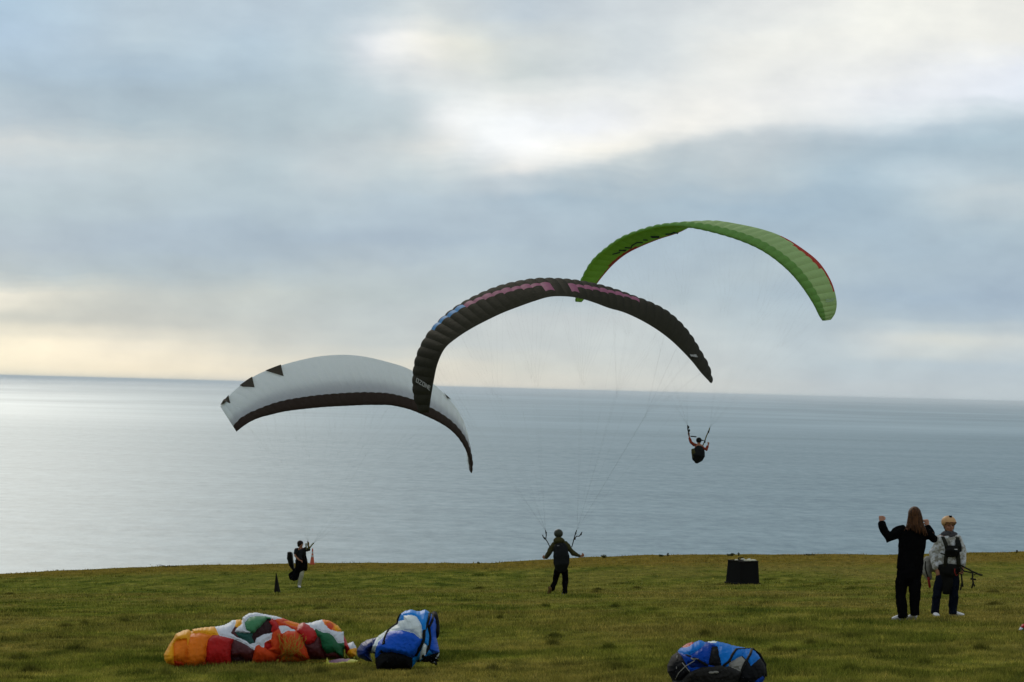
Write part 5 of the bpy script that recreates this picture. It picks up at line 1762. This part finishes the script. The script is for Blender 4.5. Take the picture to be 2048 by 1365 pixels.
# --- blue rucksack standing to the right of the heap
cb2 = place(785, 1341)
bg1 = empty('paraglider_bag', cb2, 'bulging blue and white paraglider rucksack with black base beside the cloth heap', 'bag', 'paraglider bags lying on the grass')
regs = [
 (B_([(960, 820), (985, 895), (1100, 918), (1420, 900), (1500, 790), (1600, 795), (1700, 750), (1790, 670), (1745, 470), (1748, 350), (1740, 240), (1710, 200), (1680, 170), (1605, 120), (1520, 148), (1430, 120), (1340, 140), (1280, 180), (1250, 300), (1130, 370), (1000, 460), (950, 640)]), S_b1, .02, 'sky blue cloth'),
 (B_([(850, 510), (980, 478), (960, 560), (900, 690), (930, 800), (860, 790), (740, 740), (720, 640), (780, 560)]), S_b3, .03, 'dark blue side pouch'),
 (B_([(980, 480), (1130, 372), (1250, 305), (1250, 330), (1160, 380), (1130, 440), (1010, 520), (960, 600), (950, 690), (895, 690), (925, 600)]), S_pwh, .01, None),
 (B_([(1255, 275), (1330, 255), (1325, 205), (1420, 188), (1495, 215), (1550, 320), (1575, 490), (1540, 495), (1450, 430), (1300, 385), (1150, 400), (1190, 350), (1250, 335)]), S_pwh, .03, 'white crumpled top panel'),
 (B_([(1150, 400), (1300, 382), (1450, 425), (1562, 515), (1500, 680), (1450, 742), (1320, 700), (1180, 665), (1040, 672), (950, 690), (1000, 540), (1090, 450)]), S_b2, .05, 'royal blue front panel'),
 (B_([(1640, 180), (1700, 200), (1730, 300), (1745, 470), (1790, 670), (1700, 690), (1650, 640), (1670, 480), (1640, 350)]), S_b2, .01, None),
 (B_([(1585, 550), (1640, 600), (1600, 700), (1520, 780), (1540, 660)]), S_pwh, .0, None),
 (B_([(1040, 672), (1180, 662), (1330, 700), (1440, 742), (1430, 890), (1420, 900), (1100, 918), (1000, 900), (1012, 780)]), S_blk, .03, 'black base panel'),
 (B_([(1600, 720), (1720, 680), (1790, 668), (1700, 752), (1640, 800), (1580, 800), (1540, 780)]), S_blk, .0, None),
]
top2 = heap(bg1, regs, lambda PX, PY: cb2.y + 0 * PX + .12 * (PX > 852) + .10 * (PX < 745), .0024, .26, 42, .03, 10, .007, seed=14)
for pts in ([(1252, 300), (1190, 345), (1130, 392), (1095, 470), (1070, 560), (1045, 665), (955, 680)], [(1660, 172), (1645, 255), (1620, 330), (1590, 400), (1585, 510), (1540, 610), (1480, 720)],
            [(1698, 205), (1692, 265), (1650, 350), (1665, 500), (1645, 620), (1580, 720), (1510, 790)], [(1250, 300), (1262, 240), (1295, 185)]):
    strap(bg1, 'strap', [top2(*q, .012) for q in B_(pts)], .014, .008, M_ink)
strap(bg1, 'back_pad', [top2(*q, .0) + Vector((.0, .10, 0)) for q in B_([(1712, 215), (1728, 290), (1738, 380), (1728, 460)])], .035, .05, M_ink)
rr = random.Random(9)
for i in range(9):
    q = B_([(rr.uniform(1620, 1780), rr.uniform(680, 760)), (rr.uniform(1640, 1800), rr.uniform(720, 800)), (rr.uniform(1700, 1810), rr.uniform(780, 850))])
    g0 = cb2 + Vector((0, .03, 0))
    pts = [at(a, b, cb2.y + .12 + rr.uniform(-.05, .05)) for a, b in q]
    strap(bg1, 'loose_strap', pts, .011, .004, S_pwh if i % 4 == 3 else M_ink)

S_b1, S_b2, S_b3 = (cloth('mid_blue_cordura', (0.008, 0.14, 0.46), .5, .05, bscale=5, bump=.06, spec=.02), cloth('dark_blue_cordura', (0.003, 0.040, 0.26), .5, .05, bscale=5, bump=.06, spec=.02),
                    cloth('navy_cordura', (0.003, 0.014, 0.08), .5, .05, bscale=5, bump=.06, spec=.02))
# --- second bag cut by the lower edge of the frame
C_ = lambda pts: [(1300 + x / 6.827, 1250 + y / 6.827) for x, y in pts]
cb3 = place(1432, 1385)
cb3.z = float(ground_h(cb3.x, cb3.y))
bg2 = empty('paraglider_bag', cb3, 'blue and black paraglider bag in the foreground, cut by the lower edge of the frame', 'bag', 'paraglider bags lying on the grass')
regs = [
 (C_([(230, 560), (290, 430), (370, 365), (420, 310), (560, 270), (600, 235), (680, 207), (760, 230), (870, 217), (1000, 240), (1180, 290), (1390, 322), (1480, 400), (1560, 520), (1592, 600), (1575, 720), (1540, 790), (1530, 900), (1300, 960), (700, 970), (330, 900), (290, 740), (235, 640)]), S_b2, .02, 'royal blue cloth'),
 (C_([(430, 300), (500, 255), (590, 228), (580, 275), (520, 300)]), S_red, .0, None),
 (C_([(370, 365), (440, 312), (540, 292), (600, 240), (680, 207), (720, 215), (765, 245), (700, 305), (640, 350), (560, 395), (520, 418)]), S_b1, .02, 'sky blue folded flap'),
 (C_([(780, 232), (870, 215), (905, 240), (830, 245)]), S_pwh, .0, None),
 (C_([(850, 245), (1000, 240), (1180, 290), (1210, 320), (1150, 370), (1100, 480), (1030, 540), (980, 520), (940, 400), (920, 300)]), S_b1, .02, None),
 (C_([(230, 560), (290, 430), (370, 370), (430, 420), (540, 640), (430, 760), (300, 760), (290, 740), (235, 640)]), S_blk, .02, 'black side pocket'),
 (C_([(840, 290), (915, 290), (960, 520), (890, 565), (790, 545), (820, 400)]), S_blk, .0, None),
 (C_([(500, 520), (620, 500), (780, 540), (760, 570), (560, 590)]), S_b3, .0, None),
 (C_([(1085, 512), (1290, 505), (1240, 640)]), S_pale if False else M_pale, .0, 'grey mesh patch'),
 (C_([(1250, 640), (1330, 480), (1375, 560), (1490, 460), (1562, 560), (1562, 700), (1480, 720), (1450, 790), (1200, 820)]), S_blk, .01, None),
 (C_([(1405, 340), (1440, 360), (1490, 440), (1372, 556), (1328, 480)]), S_b1, .0, 'light blue stripe'),
 (C_([(430, 760), (540, 640), (700, 578), (900, 560), (1100, 600), (1240, 645), (1200, 820), (1450, 790), (1440, 950), (700, 970), (330, 900), (300, 760)]), S_chr, .05, 'dark charcoal rounded back panel'),
 (C_([(1440, 760), (1545, 690), (1540, 790), (1530, 900), (1440, 920)]), S_b2, .0, None),
]
top3 = heap(bg2, regs, lambda PX, PY: cb3.y + 0 * PX, .0022, .28, 50, .03, 10, .009, seed=24)
for pts in ([(375, 370), (520, 420), (640, 470), (790, 560)], [(1400, 325), (1180, 330), (1130, 400), (1080, 500), (1000, 560)], [(1390, 330), (1370, 400), (1300, 520), (1250, 640)],
            [(380, 380), (540, 640), (600, 760)], [(1400, 330), (1500, 410), (1570, 540), (1580, 700)]):
    strap(bg2, 'strap', [top3(*q, .012) for q in C_(pts)], .010, .006, M_ink)
for pts in ([(560, 460), (610, 490), (480, 570), (390, 660), (350, 740)], [(370, 420), (362, 600)], [(440, 520), (540, 640)], [(560, 455), (600, 470), (660, 465)]):
    strap(bg2, 'draw_cord', [top3(*q, .016) for q in C_(pts)], .0035, .0035, M_pale)
for cx_, cy_ in ((840, 655), (900, 648)):
    mb = MB(); ell(mb, top3(*C_([(cx_, cy_)])[0], .008), (.022, .006, .009), n=10, mm=6); mb.build('badge', M_pale, bg2)

# --- small red and green bundle at the right frame edge
cb4 = place(2050, 1263)
bg3 = empty('cloth_bundle', cb4, 'small red and teal bundle lying on the grass at the right edge of frame', 'bundle')
regs = [([(2039, 1256), (2043, 1249), (2052, 1246), (2066, 1245), (2080, 1250), (2086, 1258), (2070, 1261), (2045, 1258)], S_red, .02, None),
        ([(2038, 1262), (2041, 1254), (2050, 1257), (2072, 1259), (2085, 1257), (2082, 1264), (2050, 1265)], S_teal, .01, None),
        ([(2036, 1261), (2041, 1254), (2045, 1257), (2042, 1262)], S_wht, .0, None)]
heap(bg3, regs, lambda PX, PY: cb4.y + 0 * PX, .004, .07, 9, .01, 4, .004, step=.8, seed=33)
# ------------------------------------------------------------------ sea air
hz = bpy.data.materials.new('sea_air')
hz.use_nodes = True
hn_ = hz.node_tree
hn_.nodes.clear()
ov = hn_.nodes.new('ShaderNodeOutputMaterial')
pv = hn_.nodes.new('ShaderNodeVolumePrincipled')
pv.inputs['Color'].default_value = (0.96, 0.96, 0.95, 1)
pv.inputs['Density'].default_value = 2.2e-5
pv.inputs['Anisotropy'].default_value = 0.0
hn_.links.new(pv.outputs[0], ov.inputs['Volume'])
me = bpy.data.meshes.new('haze')
X0, Y0, Y1, Z0, Z1 = 430000.0, -2500.0, 430000.0, -4.5, CAM_Z + 14
me.from_pydata([(-X0, Y0, Z0), (X0, Y0, Z0), (X0, Y1, Z0), (-X0, Y1, Z0), (-X0, Y0, Z1), (X0, Y0, Z1), (X0, Y1, Z1), (-X0, Y1, Z1)], [],
               [(0, 3, 2, 1), (4, 5, 6, 7), (0, 1, 5, 4), (1, 2, 6, 5), (2, 3, 7, 6), (3, 0, 4, 7)])
me.materials.append(hz)
tag(link_mesh('haze', me), 'thin marine haze over the sea', None, None, 'stuff')
SC.cycles.volume_bounces = 1
